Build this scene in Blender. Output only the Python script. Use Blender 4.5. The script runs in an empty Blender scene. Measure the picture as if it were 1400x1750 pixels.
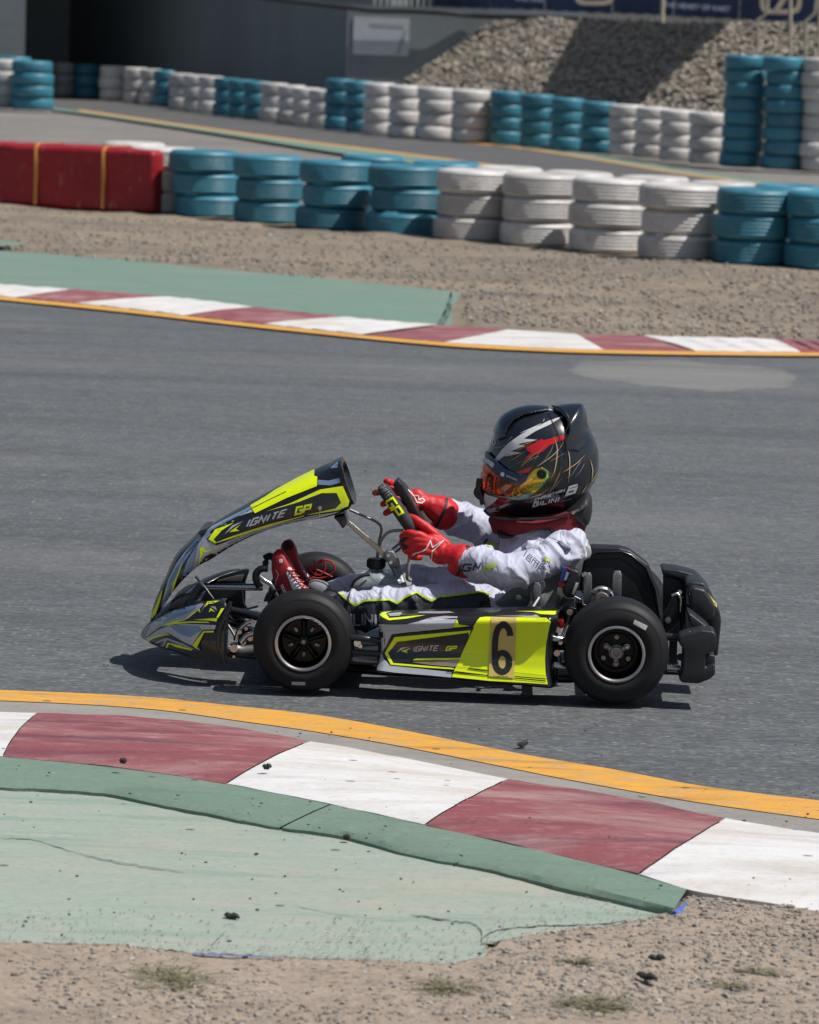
import bpy, bmesh, math, random
import numpy as np
from mathutils import Vector, Matrix, noise, geometry
from mathutils.bvhtree import BVHTree
random.seed(7)
scene = bpy.context.scene
COL = scene.collection

# ------------------------------------------------------------------ camera
FPX = 6570.0                    # focal length in photo pixels (photo is 1400 x 1750)
CAM_H = 1.75
PITCH = math.atan((875-60)/FPX)
ROLL = math.radians(2.0)
cF = Vector((0, math.cos(PITCH), -math.sin(PITCH)))
cR0 = Vector((1, 0, 0)); cU0 = Vector((0, math.sin(PITCH), math.cos(PITCH)))
cR = cR0*math.cos(ROLL)+cU0*math.sin(ROLL)
cU = cU0*math.cos(ROLL)-cR0*math.sin(ROLL)
CAM = Vector((0, 0, CAM_H))
cd = bpy.data.cameras.new('camera'); cam = bpy.data.objects.new('camera', cd); COL.objects.link(cam)
m = Matrix((cR, cU, -cF)).transposed().to_4x4(); m.translation = CAM
cam.matrix_world = m
cd.sensor_fit = 'HORIZONTAL'; cd.sensor_width = 24.0
cd.lens = 24.0*FPX/1400.0
cd.clip_start = 0.1; cd.clip_end = 2000
cd.dof.use_dof = True; cd.dof.focus_distance = 10.2; cd.dof.aperture_fstop = 7.5
scene.camera = cam

# ------------------------------------------------------------------ light
SUN = Vector((0.50, -0.13, 0.86)).normalized()
world = bpy.data.worlds.new("World"); scene.world = world; world.use_nodes = True
wn = world.node_tree; wn.nodes.clear()
sky = wn.nodes.new('ShaderNodeTexSky'); sky.sky_type = 'NISHITA'; sky.sun_disc = False
sky.sun_elevation = math.asin(SUN.z)
sky.sun_rotation = math.atan2(SUN.x, SUN.y)
sky.air_density = 1.0; sky.dust_density = 2.0; sky.ozone_density = 1.0
bg = wn.nodes.new('ShaderNodeBackground'); bg.inputs['Strength'].default_value = 0.062
wo = wn.nodes.new('ShaderNodeOutputWorld')
wn.links.new(sky.outputs[0], bg.inputs[0]); wn.links.new(bg.outputs[0], wo.inputs[0])
sl = bpy.data.lights.new('sun', 'SUN'); sl.energy = 4.4; sl.angle = math.radians(0.6); sl.color = (1.0, 0.97, 0.925)
so = bpy.data.objects.new('sun', sl); COL.objects.link(so)
so.rotation_euler = SUN.to_track_quat('Z', 'Y').to_euler(); so.location = (5, 5, 20)
scene.view_settings.view_transform = 'Standard'; scene.view_settings.look = 'None'
scene.view_settings.exposure = 0.08; scene.view_settings.gamma = 1.0
scene.view_settings.use_curve_mapping = False
scene.render.engine = 'CYCLES'

# ------------------------------------------------------------------ helpers
def ray(u, v): return cF + cR*((u-700)/FPX) - cU*((v-875)/FPX)
def G(u, v, z=0.0):
    d = ray(u, v); return CAM + d*((z-CAM_H)/d.z)
def YP(u, v, y):
    d = ray(u, v); return CAM + d*(y/d.y)

def tag(o, label=None, cat=None, group=None, kind=None):
    if label: o['label'] = label
    if cat: o['category'] = cat
    if group: o['group'] = group
    if kind: o['kind'] = kind
    return o
def empty(name, loc=(0, 0, 0), rz=0.0):
    o = bpy.data.objects.new(name, None); COL.objects.link(o); o.location = loc; o.rotation_euler = (0, 0, rz)
    o.empty_display_size = 0.1
    return o
def mesh(name, verts, faces, mat=None, parent=None, smooth=False, sharp=None):
    me = bpy.data.meshes.new(name); me.from_pydata([tuple(v) for v in verts], [], faces); me.update()
    o = bpy.data.objects.new(name, me); COL.objects.link(o)
    if mat: me.materials.append(mat)
    if parent: o.parent = parent
    if smooth:
        for p in me.polygons: p.use_smooth = True
        if sharp: me.set_sharp_from_angle(angle=math.radians(sharp))
    return o
def frombm(name, bm, mat=None, parent=None, smooth=False, sharp=None):
    bmesh.ops.recalc_face_normals(bm, faces=bm.faces)
    me = bpy.data.meshes.new(name); bm.to_mesh(me); bm.free()
    o = bpy.data.objects.new(name, me); COL.objects.link(o)
    if mat: me.materials.append(mat)
    if parent: o.parent = parent
    if smooth:
        for p in me.polygons: p.use_smooth = True
        if sharp: me.set_sharp_from_angle(angle=math.radians(sharp))
    return o
def inst(src, loc=None, rot=None, scale=None, parent=None, name=None):
    c = src.copy(); COL.objects.link(c)
    if name: c.name = name
    if loc is not None: c.location = loc
    if rot is not None: c.rotation_euler = rot
    if scale is not None: c.scale = scale
    c.parent = parent
    return c
def interp(pts, x):
    if x <= pts[0][0]:
        (x0, y0), (x1, y1) = pts[0], pts[1]
    elif x >= pts[-1][0]:
        (x0, y0), (x1, y1) = pts[-2], pts[-1]
    else:
        for i in range(len(pts)-1):
            if pts[i][0] <= x <= pts[i+1][0]:
                (x0, y0), (x1, y1) = pts[i], pts[i+1]; break
    return y0+(y1-y0)*(x-x0)/(x1-x0)
def scurve(pts, x):
    """smooth monotone-ish interpolation (Catmull-Rom) of y over x"""
    n = len(pts)
    if x <= pts[0][0] or x >= pts[-1][0]: return interp(pts, x)
    for i in range(n-1):
        if pts[i][0] <= x <= pts[i+1][0]: break
    x0, y0 = pts[i]; x1, y1 = pts[i+1]
    m0 = (pts[i+1][1]-pts[i-1][1])/(pts[i+1][0]-pts[i-1][0]) if i > 0 else (y1-y0)/(x1-x0)
    m1 = (pts[i+2][1]-pts[i][1])/(pts[i+2][0]-pts[i][0]) if i < n-2 else (y1-y0)/(x1-x0)
    h = x1-x0; t = (x-x0)/h
    return (2*t**3-3*t*t+1)*y0+(t**3-2*t*t+t)*h*m0+(-2*t**3+3*t*t)*y1+(t**3-t*t)*h*m1

def spline(pts, n, closed=False):
    """Catmull-Rom through pts (any dimension) -> n samples per segment"""
    P = [np.array(p, float) for p in pts]; out = []
    N = len(P); seg = N if closed else N-1
    for i in range(seg):
        p1 = P[i]; p2 = P[(i+1) % N]
        p0 = P[i-1] if (i > 0 or closed) else 2*p1-p2
        p3 = P[(i+2) % N] if (i+2 < N or closed) else 2*p2-p1
        for k in range(n):
            t = k/n
            out.append(0.5*((2*p1)+(-p0+p2)*t+(2*p0-5*p1+4*p2-p3)*t*t+(-p0+3*p1-3*p2+p3)*t**3))
    if not closed: out.append(P[-1])
    return out

def tube(name, pts, r, mat, parent=None, seg=10, caps=True, smooth=True, nsub=0):
    """tube along points; r a number or list"""
    if nsub: 
        if isinstance(r, (list, tuple)):
            q = spline([list(p)+[rr] for p, rr in zip(pts, r)], nsub)
            pts = [Vector(a[:3]) for a in q]; r = [a[3] for a in q]
        else: pts = [Vector(a) for a in spline([list(p) for p in pts], nsub)]
    pts = [Vector(p) for p in pts]; n = len(pts)
    if not isinstance(r, (list, tuple)): r = [r]*n
    verts = []; faces = []
    t0 = (pts[1]-pts[0]).normalized()
    a = t0.orthogonal().normalized()
    for i in range(n):
        t = ((pts[min(i+1, n-1)]-pts[max(i-1, 0)])).normalized()
        a = (a-t*a.dot(t)).normalized(); b = t.cross(a)
        for k in range(seg):
            an = 2*math.pi*k/seg
            verts.append(pts[i]+(a*math.cos(an)+b*math.sin(an))*r[i])
    for i in range(n-1):
        for k in range(seg):
            k2 = (k+1) % seg
            faces.append((i*seg+k, i*seg+k2, (i+1)*seg+k2, (i+1)*seg+k))
    if caps:
        faces.append(tuple(reversed(range(seg)))); faces.append(tuple(range((n-1)*seg, n*seg)))
    return mesh(name, verts, faces, mat, parent, smooth, 50)

def lathe(name, prof, mat, parent=None, seg=48, axis='Y', closed=False, sharp=35, center=(0, 0, 0), flip=False):
    """revolve (r, h) profile about axis"""
    verts = []; faces = []; n = len(prof); cx = Vector(center)
    for i in range(seg):
        a = 2*math.pi*i/seg; c, s = math.cos(a), math.sin(a)
        for r_, h in prof:
            v = (r_*c, h, r_*s) if axis == 'Y' else ((r_*c, r_*s, h) if axis == 'Z' else (h, r_*c, r_*s))
            verts.append(Vector(v)+cx)
    m_ = n if closed else n-1
    for i in range(seg):
        j = (i+1) % seg
        for k in range(m_):
            k2 = (k+1) % n
            f = (i*n+k, i*n+k2, j*n+k2, j*n+k)
            faces.append(f if axis != 'Z' else tuple(reversed(f)))
    bm = bmesh.new()
    vs = [bm.verts.new(v) for v in verts]
    for f in faces:
        try: bm.faces.new([vs[q] for q in f])
        except ValueError: pass
    bmesh.ops.remove_doubles(bm, verts=bm.verts, dist=1e-5)
    return frombm(name, bm, mat, parent, True, sharp)

def box(name, c, s, mat, parent=None, rot=None, bevel=0.0, segs=2):
    bm = bmesh.new(); bmesh.ops.create_cube(bm, size=1.0)
    bmesh.ops.scale(bm, vec=s, verts=bm.verts)
    if bevel: bmesh.ops.bevel(bm, geom=list(bm.edges), offset=bevel, segments=segs, affect='EDGES', profile=0.5)
    if rot is not None: bmesh.ops.rotate(bm, matrix=rot, verts=bm.verts, cent=(0, 0, 0))
    bmesh.ops.translate(bm, vec=c, verts=bm.verts)
    return frombm(name, bm, mat, parent, bevel > 0, 40)

# ------------------------------------------------------------------ materials
def lin(c):
    if isinstance(c, str):
        c = [int(c[i:i+2], 16)/255 for i in (0, 2, 4)]
        return tuple(x/12.92 if x <= 0.04045 else ((x+0.055)/1.055)**2.4 for x in c)
    return tuple(c)
class NT:
    def __init__(s, name):
        s.m = bpy.data.materials.new(name); s.m.use_nodes = True; s.t = s.m.node_tree
        s.b = s.t.nodes['Principled BSDF']; s._tc = None
    def n(s, typ, **kw):
        nd = s.t.nodes.new(typ)
        for k, v in kw.items():
            if k in nd.inputs.keys() or isinstance(k, int): s.set(nd.inputs[k], v)
            else: setattr(nd, k, v)
        return nd
    def set(s, inp, v):
        if isinstance(v, bpy.types.NodeSocket): s.t.links.new(v, inp)
        elif isinstance(v, (tuple, list)) and len(v) == 3 and inp.type == 'RGBA': inp.default_value = (*v, 1)
        else: inp.default_value = v
    def co(s, kind='Object'):
        if not s._tc: s._tc = s.t.nodes.new('ShaderNodeTexCoord')
        return s._tc.outputs[kind]
    def mapping(s, scale=(1, 1, 1), loc=(0, 0, 0), rot=(0, 0, 0), vec=None):
        mp = s.n('ShaderNodeMapping'); s.set(mp.inputs['Vector'], vec or s.co())
        mp.inputs['Scale'].default_value = scale; mp.inputs['Location'].default_value = loc; mp.inputs['Rotation'].default_value = rot
        return mp.outputs[0]
    def noise(s, scale, detail=4, rough=0.55, vec=None, dist=0.0):
        nd = s.n('ShaderNodeTexNoise'); s.set(nd.inputs['Vector'], vec or s.co())
        nd.inputs['Scale'].default_value = scale; nd.inputs['Detail'].default_value = detail
        nd.inputs['Roughness'].default_value = rough; nd.inputs['Distortion'].default_value = dist
        return nd.outputs[0]
    def voro(s, scale, vec=None, out='Distance', feature='F1', rnd=1.0):
        nd = s.n('ShaderNodeTexVoronoi', feature=feature); s.set(nd.inputs['Vector'], vec or s.co())
        nd.inputs['Scale'].default_value = scale; nd.inputs['Randomness'].default_value = rnd
        return nd.outputs[out]
    def ramp(s, fac, stops, interp='LINEAR'):
        nd = s.n('ShaderNodeValToRGB'); s.set(nd.inputs[0], fac); cr = nd.color_ramp; cr.interpolation = interp
        while len(cr.elements) < len(stops): cr.elements.new(0.5)
        for e, (p, c) in zip(cr.elements, stops):
            e.position = p; c = (c, c, c) if isinstance(c, (int, float)) else lin(c); e.color = (*c, 1)
        return nd.outputs[0]
    def mix(s, fac, a, b, mode='MIX'):
        nd = s.n('ShaderNodeMix', data_type='RGBA', blend_type=mode)
        s.set(nd.inputs[0], fac)
        for i, v in ((6, a), (7, b)):
            if isinstance(v, str): v = lin(v)
            if isinstance(v, (int, float)): v = (v, v, v)
            s.set(nd.inputs[i], v)
        return nd.outputs[2]
    def math(s, op, a, b=0.0, clamp=False):
        nd = s.n('ShaderNodeMath', operation=op, use_clamp=clamp); s.set(nd.inputs[0], a); s.set(nd.inputs[1], b)
        return nd.outputs[0]
    def bump(s, h, strength=0.3, dist=0.01, normal=None):
        nd = s.n('ShaderNodeBump'); s.set(nd.inputs['Height'], h); nd.inputs['Strength'].default_value = strength
        nd.inputs['Distance'].default_value = dist
        if normal: s.set(nd.inputs['Normal'], normal)
        s.t.links.new(nd.outputs[0], s.b.inputs['Normal']); return nd.outputs[0]
    def out(s, color=None, rough=None, metal=None, **kw):
        if color is not None: s.set(s.b.inputs['Base Color'], lin(color) if isinstance(color, str) else color)
        if rough is not None: s.set(s.b.inputs['Roughness'], rough)
        if metal is not None: s.set(s.b.inputs['Metallic'], metal)
        for k, v in kw.items(): s.set(s.b.inputs[k.replace('_', ' ')], v)
        return s.m
def plain(name, c, rough=0.5, metal=0.0, var=0.12, scale=8.0, bump=0.0, bscale=60.0, bdist=0.002, coat=0.0, **kw):
    """solid colour with a little procedural wear"""
    t = NT(name); c = lin(c)
    nz = t.noise(scale, 5, 0.6)
    lo = tuple(x*(1-var) for x in c); hi = tuple(min(1, x*(1+var)) for x in c)
    col = t.mix(t.ramp(nz, [(0.3, 0.0), (0.7, 1.0)]), lo, hi)
    rg = t.math('ADD', t.math('MULTIPLY', t.noise(scale*3, 3), 0.14), rough-0.07)
    t.out(col, rg, metal, **kw)
    if coat: t.b.inputs['Coat Weight'].default_value = coat; t.b.inputs['Coat Roughness'].default_value = 0.06
    if bump: t.bump(t.noise(bscale, 4), bump, bdist)
    return t.m
# ------------------------------------------------------------------ setting materials
def asphalt(name, base, marks=True, sc=1.0):
    t = NT(name)
    v = t.mapping(scale=(0.45, 1, 1))
    big = t.noise(0.55, 5, 0.6, vec=t.mapping(scale=(0.5, 1.2, 1)))
    mid = t.noise(9*sc, 5, 0.65, vec=v)
    fine = t.noise(95*sc, 3, 0.7, vec=v)
    c = t.mix(t.ramp(big, [(0.3, 0), (0.7, 1)]), tuple(x*0.84 for x in base), tuple(x*1.14 for x in base))
    c = t.mix(t.ramp(mid, [(0.25, 0.0), (0.8, 0.55)]), c, tuple(x*1.3 for x in base))
    c = t.mix(t.ramp(fine, [(0.32, 0.75), (0.56, 0.0)]), c, tuple(x*0.4 for x in base))
    c = t.mix(t.ramp(fine, [(0.58, 0.0), (0.72, 0.7)]), c, (0.26, 0.25, 0.23))
    mg = t.noise(34*sc, 4, 0.75, vec=t.mapping(scale=(0.4, 1, 1), loc=(3, 1, 0)))
    c = t.mix(t.ramp(mg, [(0.30, 0.75), (0.50, 0.0)]), c, tuple(x*0.5 for x in base))
    c = t.mix(t.ramp(mg, [(0.55, 0.0), (0.72, 0.6)]), c, tuple(x*1.9 for x in base))
    cell = t.voro(85*sc, vec=t.mapping(scale=(0.5, 1, 1)), out='Color')
    sp = t.n('ShaderNodeSeparateColor', Color=cell)
    dist = t.voro(85*sc, vec=t.mapping(scale=(0.5, 1, 1)))
    chip = t.math('MULTIPLY', t.math('GREATER_THAN', sp.outputs[0], 0.84), t.math('LESS_THAN', dist, 0.34))
    c = t.mix(t.math('MULTIPLY', chip, t.ramp(mid, [(.3, .15), (.7, .75)])), c, (0.36, 0.35, 0.32))
    if marks:
        # worn pale patch by the far kerb
        xyz = t.n('ShaderNodeSeparateXYZ', Vector=t.co())
        w = t.math('MULTIPLY', t.noise(2.2, 4), 0.9)
        for (cx, cy, rx, ry, k) in ((1.45, 20.6, 0.85, 1.15, 0.62), (-2.35, 22.6, 0.55, 0.6, 0.18), (0.1, 17.5, 1.8, .5, .10)):
            dx = t.math('DIVIDE', t.math('SUBTRACT', xyz.outputs[0], cx), rx)
            dy = t.math('DIVIDE', t.math('SUBTRACT', xyz.outputs[1], cy), ry)
            dd = t.math('ADD', t.math('ADD', t.math('MULTIPLY', dx, dx), t.math('MULTIPLY', dy, dy)), w)
            c = t.mix(t.ramp(dd, [(0.0, k), (0.86, k*0.75), (1.0, k*0.55), (1.0, 0.0)] if k > .4 else [(0.2, k), (1.0, 0.0)]), c, (0.27, 0.26, 0.24))
        # dark rubbered-in racing line streaks running along the track
        st = t.noise(1.0, 4, 0.6, vec=t.mapping(scale=(0.12, 2.2, 1)))
        c = t.mix(t.ramp(st, [(0.48, 0.0), (0.72, 0.38)]), c, (0.035, 0.037, 0.040))
        du = t.noise(0.8, 6, 0.65, vec=t.mapping(scale=(0.35, 1.0, 1), loc=(7, 3, 0)))
        c = t.mix(t.ramp(du, [(0.52, 0.0), (0.75, 0.40)]), c, (0.20, 0.20, 0.195))
    t.out(c, t.math('ADD', t.math('MULTIPLY', fine, 0.3), 0.6))
    t.b.inputs['Specular IOR Level'].default_value = 0.4
    t.bump(t.math('ADD', fine, t.math('MULTIPLY', chip, 0.3)), 0.7, 0.006)
    return t.m
M_asphalt = asphalt('asphalt', (0.106, 0.114, 0.121))
M_asphalt2 = asphalt('asphalt_far', (0.10, 0.10, 0.10), marks=False)
def dirt(name, c1, c2, peb=60, stretch=0.6, pale=0.5):
    t = NT(name); v = t.mapping(scale=(stretch, 1, 1))
    big = t.noise(0.9, 5, 0.6, vec=v); mid = t.noise(7, 5, 0.7, vec=v); f = t.noise(70, 4, 0.7, vec=v)
    c = t.mix(t.ramp(big, [(0.35, 0), (0.65, 1)]), c1, c2)
    c = t.mix(t.ramp(mid, [(0.45, 0.0), (0.75, pale)]), c, tuple(x*1.35 for x in lin(c2)))
    c = t.mix(t.ramp(mid, [(0.2, 0.6), (0.42, 0.0)]), c, (0.06, 0.055, 0.05))
    col = t.voro(peb, vec=v, out='Color'); d = t.voro(peb, vec=v)
    sp = t.n('ShaderNodeSeparateColor', Color=col)
    st = t.math('MULTIPLY', t.math('GREATER_THAN', sp.outputs[0], 0.55), t.math('LESS_THAN', d, 0.42))
    gc = t.ramp(sp.outputs[1], [(0.0, (0.06, 0.06, 0.06)), (0.5, (0.20, 0.185, 0.165)), (1.0, (0.42, 0.39, 0.35))])
    c = t.mix(t.math('MULTIPLY', st, t.ramp(mid, [(0.35, 0.9), (0.65, 0.25)])), c, gc)
    c = t.mix(t.ramp(f, [(0.3, 0.5), (0.5, 0.0)]), c, (0.07, 0.062, 0.052))
    t.out(c, 0.95)
    t.bump(t.math('ADD', f, t.math('MULTIPLY', st, 0.6)), 0.8, 0.012)
    return t.m
M_dirt = dirt('sandy_dirt', (0.28, 0.22, 0.165), (0.36, 0.29, 0.228), peb=80, pale=0.35)
M_dirt_mid = dirt('gravelly_dirt', (0.15, 0.125, 0.10), (0.27, 0.215, 0.155), peb=26, stretch=0.35, pale=.6)
M_gravel = dirt('grey_gravel', (0.15, 0.14, 0.13), (0.22, 0.21, 0.195), peb=22, stretch=0.5)
def paint(name, base, wear_col, amt=0.35, bscale=3.0, streak=(0.55, 1.5, 1), rot=-0.12, dark=0.25, scuff=(0.05, 0.05, 0.05)):
    t = NT(name); base = lin(base); v = t.mapping(scale=streak, rot=(0, 0, rot))
    n1 = t.noise(bscale, 6, 0.65, vec=v); n2 = t.noise(14, 5, 0.7, vec=v); f = t.noise(150, 3, 0.6)
    c = t.mix(t.ramp(n1, [(0.35, 0), (0.7, 1)]), base, tuple(x*0.86 for x in base))
    c = t.mix(t.ramp(n1, [(0.48, 0.0), (0.72, amt)]), c, wear_col)
    c = t.mix(t.ramp(n2, [(0.52, 0.0), (0.8, amt)]), c, wear_col)
    st = t.noise(5, 5, 0.6, vec=t.mapping(scale=(0.30, 2.2, 1), rot=(0, 0, rot)))
    c = t.mix(t.ramp(st, [(0.53, 0.0), (0.74, dark)]), c, scuff)
    d = t.voro(11, vec=t.mapping(scale=(0.8, 1, 1))); d2 = t.n('ShaderNodeSeparateColor', Color=t.voro(11, vec=t.mapping(scale=(0.8, 1, 1)), out='Color'))
    gr = t.noise(75, 5, .75, vec=t.mapping(scale=(.6, 1, 1)))
    c = t.mix(t.ramp(gr, [(.28, .55), (.46, 0)]), c, tuple(x*.45 for x in base))
    c = t.mix(t.ramp(gr, [(.60, 0), (.74, .35)]), c, tuple(min(1, x*1.6+.05) for x in wear_col))
    spot = t.math('MULTIPLY', t.math('LESS_THAN', d, 0.10), t.math('GREATER_THAN', d2.outputs[0], 0.72))
    c = t.mix(t.math('MULTIPLY', spot, 0.75), c, (0.05, 0.05, 0.045))
    t.out(c, t.math('ADD', t.math('MULTIPLY', n2, 0.3), 0.55))
    t.bump(t.math('ADD', t.noise(60, 4, 0.7), t.math('MULTIPLY', n2, 2.0)), 0.35, 0.004)
    return t.m
M_green_pale = paint('green_paint_faded', (0.31, 0.365, 0.305), (0.42, 0.385, 0.32), amt=0.85, bscale=2.4, rot=-0.05, dark=0.55, scuff=(0.10, 0.24, 0.17))
M_green = paint('green_paint', (0.155, 0.235, 0.18), (0.25, 0.29, 0.22), amt=0.35, bscale=5)
M_green_far = paint('green_paint_runoff', (0.150, 0.245, 0.195), (0.27, 0.29, 0.24), amt=0.6, bscale=1.6)
M_red = paint('kerb_red_paint', (0.25, 0.070, 0.080), (0.42, 0.27, 0.26), amt=0.8, rot=-0.28, dark=0.7, scuff=(0.07, 0.03, 0.05))
M_white = paint('kerb_white_paint', (0.68, 0.67, 0.66), (0.52, 0.45, 0.37), amt=0.75, rot=-0.28, dark=0.45, scuff=(0.3, 0.29, 0.30))
M_yellow = paint('yellow_line_paint', (0.70, 0.345, 0.05), (0.46, 0.31, 0.16), amt=1.0, bscale=14, rot=-0.28, dark=0.75, scuff=(0.22, 0.12, 0.04))
M_concrete = paint('kerb_foot_concrete', (0.30, 0.28, 0.255), (0.20, 0.19, 0.18), amt=0.5, bscale=5, rot=-0.28)

# ------------------------------------------------------------------ ground sheets
def sheet_quad(name, corners, mat, nx=1, ny=1, zf=None, kind='structure'):
    a, b, c, d = [Vector(p) for p in corners]; V = []; Fc = []
    for j in range(ny+1):
        for i in range(nx+1):
            s, t_ = i/nx, j/ny
            p = (a*(1-s)+b*s)*(1-t_)+(d*(1-s)+c*s)*t_
            if zf: p.z += zf(p)
            V.append(p)
    for j in range(ny):
        for i in range(nx):
            k = j*(nx+1)+i; Fc.append((k, k+1, k+nx+2, k+nx+1))
    o = mesh(name, V, Fc, mat, smooth=True); tag(o, kind=kind); return o
sheet_quad('ground', [(-600, -100, -0.05), (600, -100, -0.05), (600, 900, -0.05), (-600, 900, -0.05)], M_gravel, 4, 4)

def px_strip(name, top, bot, u0, u1, mat, z, n=80, m_=1, zf=None, parent=None, kind='structure'):
    """sheet between two pixel curves of the photograph, laid on the ground plane"""
    V = []; Fc = []
    for i in range(n+1):
        u = u0+(u1-u0)*i/n; vt = scurve(top, u); vb = scurve(bot, u)
        for j in range(m_+1):
            v = vt+(vb-vt)*j/m_
            p = G(u, v, z); 
            if zf: p.z = z+zf(u, j/m_, p)
            V.append(p)
    for i in range(n):
        for j in range(m_):
            k = i*(m_+1)+j; Fc.append((k, k+1, k+m_+2, k+m_+1))
    o = mesh(name, V, Fc, mat, parent, True)
    if kind and not parent: tag(o, kind=kind)
    return o
# main track asphalt (wide sheet, edges defined by what overlies it)
sheet_quad('track', [(-30, 6.0, -0.008), (30, 6.0, -0.008), (30, 27.0, -0.008), (-30, 27.0, -0.008)], M_asphalt, 2, 2)

# ---- far edge of the track
FY = [(-400, 470), (0, 512), (200, 532), (400, 555), (600, 576), (750, 590), (900, 599), (1050, 604), (1250, 607), (1400, 608), (1800, 606)]
FYt = [(u, v-6.5) for u, v in FY]
FK = [(-400, 452), (0, 486), (200, 500), (330, 512), (500, 533), (700, 552), (780, 557), (900, 565), (1000, 571), (1130, 575), (1300, 579), (1400, 583), (1800, 590)]
# dirt band between the kerb and the tyre wall
px_strip('gravel_verge', [(-400, 300), (1800, 330)], [(u, v+12) for u, v in FK], -400, 1800, M_dirt_mid, 0.0, 120, 24,
         zf=lambda u, t, p: (-0.004 if t > 0.97 else (0.03*noise.noise(p*1.1)+0.02*noise.noise(p*5)+0.01) if not (u < 800 and t > .5) else 0.0))
px_strip('yellow_line', FYt, FY, -400, 1800, M_yellow, 0.004, 100)
gt = [(-400, 396), (0, 428), (160, 440), (400, 462), (600, 480), (786, 499)]
gb = [(u, v+3) for u, v in FK]
px_strip('green_runoff', gt, gb, -400, 772, M_green_far, 0.024, 80, 6)
mesh('green_runoff_corner', [G(771, 497, .024), G(787, 500, .024), G(760, 556, .024), G(745, 558, .024), G(760, 530, .024)], [(0, 1, 2, 3, 4)], M_green_far)['kind'] = 'structure'
px_strip('green_runoff_patch', [(-400, 380), (0, 411), (36, 414)], [(-400, 384), (0, 420), (36, 418)], -400, 36, M_green_far, 0.044, 10)

def kerb(name, top, bot, blocks, mats, z0, prof, n=26, m_=10, ribs=None, bulge=0, lip=None, zp=0):
    """kerb > block: each painted block its own piece. blocks: (top_u0, bot_u0, top_u1, bot_u1, colour, ribs)"""
    root = empty(name); tag(root, kind='structure')
    for (t0, b0, t1, b1, colr, rb) in blocks:
        V = []; Fc = []; nn = max(n, rb*8)
        for i in range(nn+1):
            s = i/nn
            for j in range(m_+1):
                q = j/m_
                bl = bulge*math.sin(math.pi*q)
                ut = t0+(t1-t0)*s; ub = b0+(b1-b0)*s
                u = ut+(ub-ut)*q-bl
                vt = scurve(top, u); vb = scurve(bot, u)
                v = vt+(vb-vt)*q
                zz = prof(q); zb = zz
                if rb: 
                    f = (s*rb) % 1.0
                    zz += 0.016*(1-f)*(1 if 0 < s < 1 else .6)*math.sin(math.pi*min(1, max(0, q*0.96+0.02)))**0.35
                p = G(u, v, z0+zb); p.z = z0+zz+0.0025*noise.noise(p*9)
                V.append(p)
        for i in range(nn):
            for j in range(m_):
                k = i*(m_+1)+j; Fc.append((k, k+1, k+m_+2, k+m_+1))
        # skirt on the low side so the block has thickness
        base = len(V)
        for i in range(nn+1):
            p = V[i*(m_+1)+m_]; V.append(Vector((p.x, p.y, -0.05)))
        for i in range(nn):
            a = i*(m_+1)+m_; Fc.append((a, base+i, base+i+1, a+m_+1))
        mesh('kerb_block', V, Fc, mats[colr], root, True, 40)
    return root
KM = {'r': M_red, 'w': M_white}
far_top = FK
far_bot = FYt
fb = []
tb = [(-230, -330), (-80, -140), (128, 30), (285, 128), (437, 318), (592, 450), (752, 622), (868, 760), (985, 1032), (1100, 1188), (1322, 1368), (1440, 1490), (1600, 1640)]
cols = 'wrwrwrwrwrwrw'; cols = 'rwrwrwrwrwrw'
for i in range(len(tb)-1):
    fb.append((tb[i][0], tb[i][1], tb[i+1][0], tb[i+1][1], 'rwrwrwrwrwrw'[i+0], 0 if i in (6, 7, 8) else 4))
# colour order: block ending at 128 is white
seq = {0: 'r', 1: 'w', 2: 'r', 3: 'w', 4: 'r', 5: 'w', 6: 'r', 7: 'w', 8: 'r', 9: 'w', 10: 'r', 11: 'w'}
fb = [(b[0], b[1], b[2], b[3], seq[i], b[5]) for i, b in enumerate(fb)]
kerb('kerb', far_top, far_bot, fb, KM, 0.006, lambda q: 0.022*(1-q)**.8 , n=14, m_=8)

# ---- near side
NYt = [(-400, 1166), (0, 1179), (250, 1191), (400, 1206), (550, 1223), (700, 1250), (900, 1290), (1050, 1315), (1200, 1343), (1400, 1368), (1800, 1415)]
NYb = [(-400, 1184), (0, 1197), (250, 1211), (425, 1234), (550, 1252), (700, 1278), (950, 1328), (1070, 1350), (1200, 1372), (1400, 1400), (1800, 1452)]
px_strip('yellow_line', NYt, NYb, -400, 1800, M_yellow, -0.003, 120)
NKt = [(-400, 1206), (0, 1217), (80, 1218), (320, 1232), (530, 1266), (700, 1297), (870, 1331), (1080, 1364), (1240, 1399), (1400, 1424), (1800, 1490)]
NKb = [(-400, 1262), (0, 1292), (200, 1311), (385, 1339), (545, 1370), (730, 1410), (900, 1448), (1090, 1494), (1180, 1520), (1400, 1558), (1800, 1640)]
cs_t = [(u, v+1) for u, v in NYb]
px_strip('kerb_foot', [(u, v-4) for u, v in NYb], [(u, v+22) for u, v in NKt], -400, 1800, M_concrete, -0.005, 120)
nb = [(-330, -420, 62, 4, 'w', 0), (64, 6, 528, 385, 'r', 0), (531, 388, 868, 725, 'w', 0), (871, 728, 1238, 1091, 'r', 0), (1241, 1094, 1640, 1560, 'w', 0)]
kerb('kerb', NKt, NKb, nb, KM, 0.004, lambda q: 0.028*math.sin(math.pi*min(1.0, q*0.80+0.0)), n=60, m_=14, bulge=8, zp=0.022)
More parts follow.
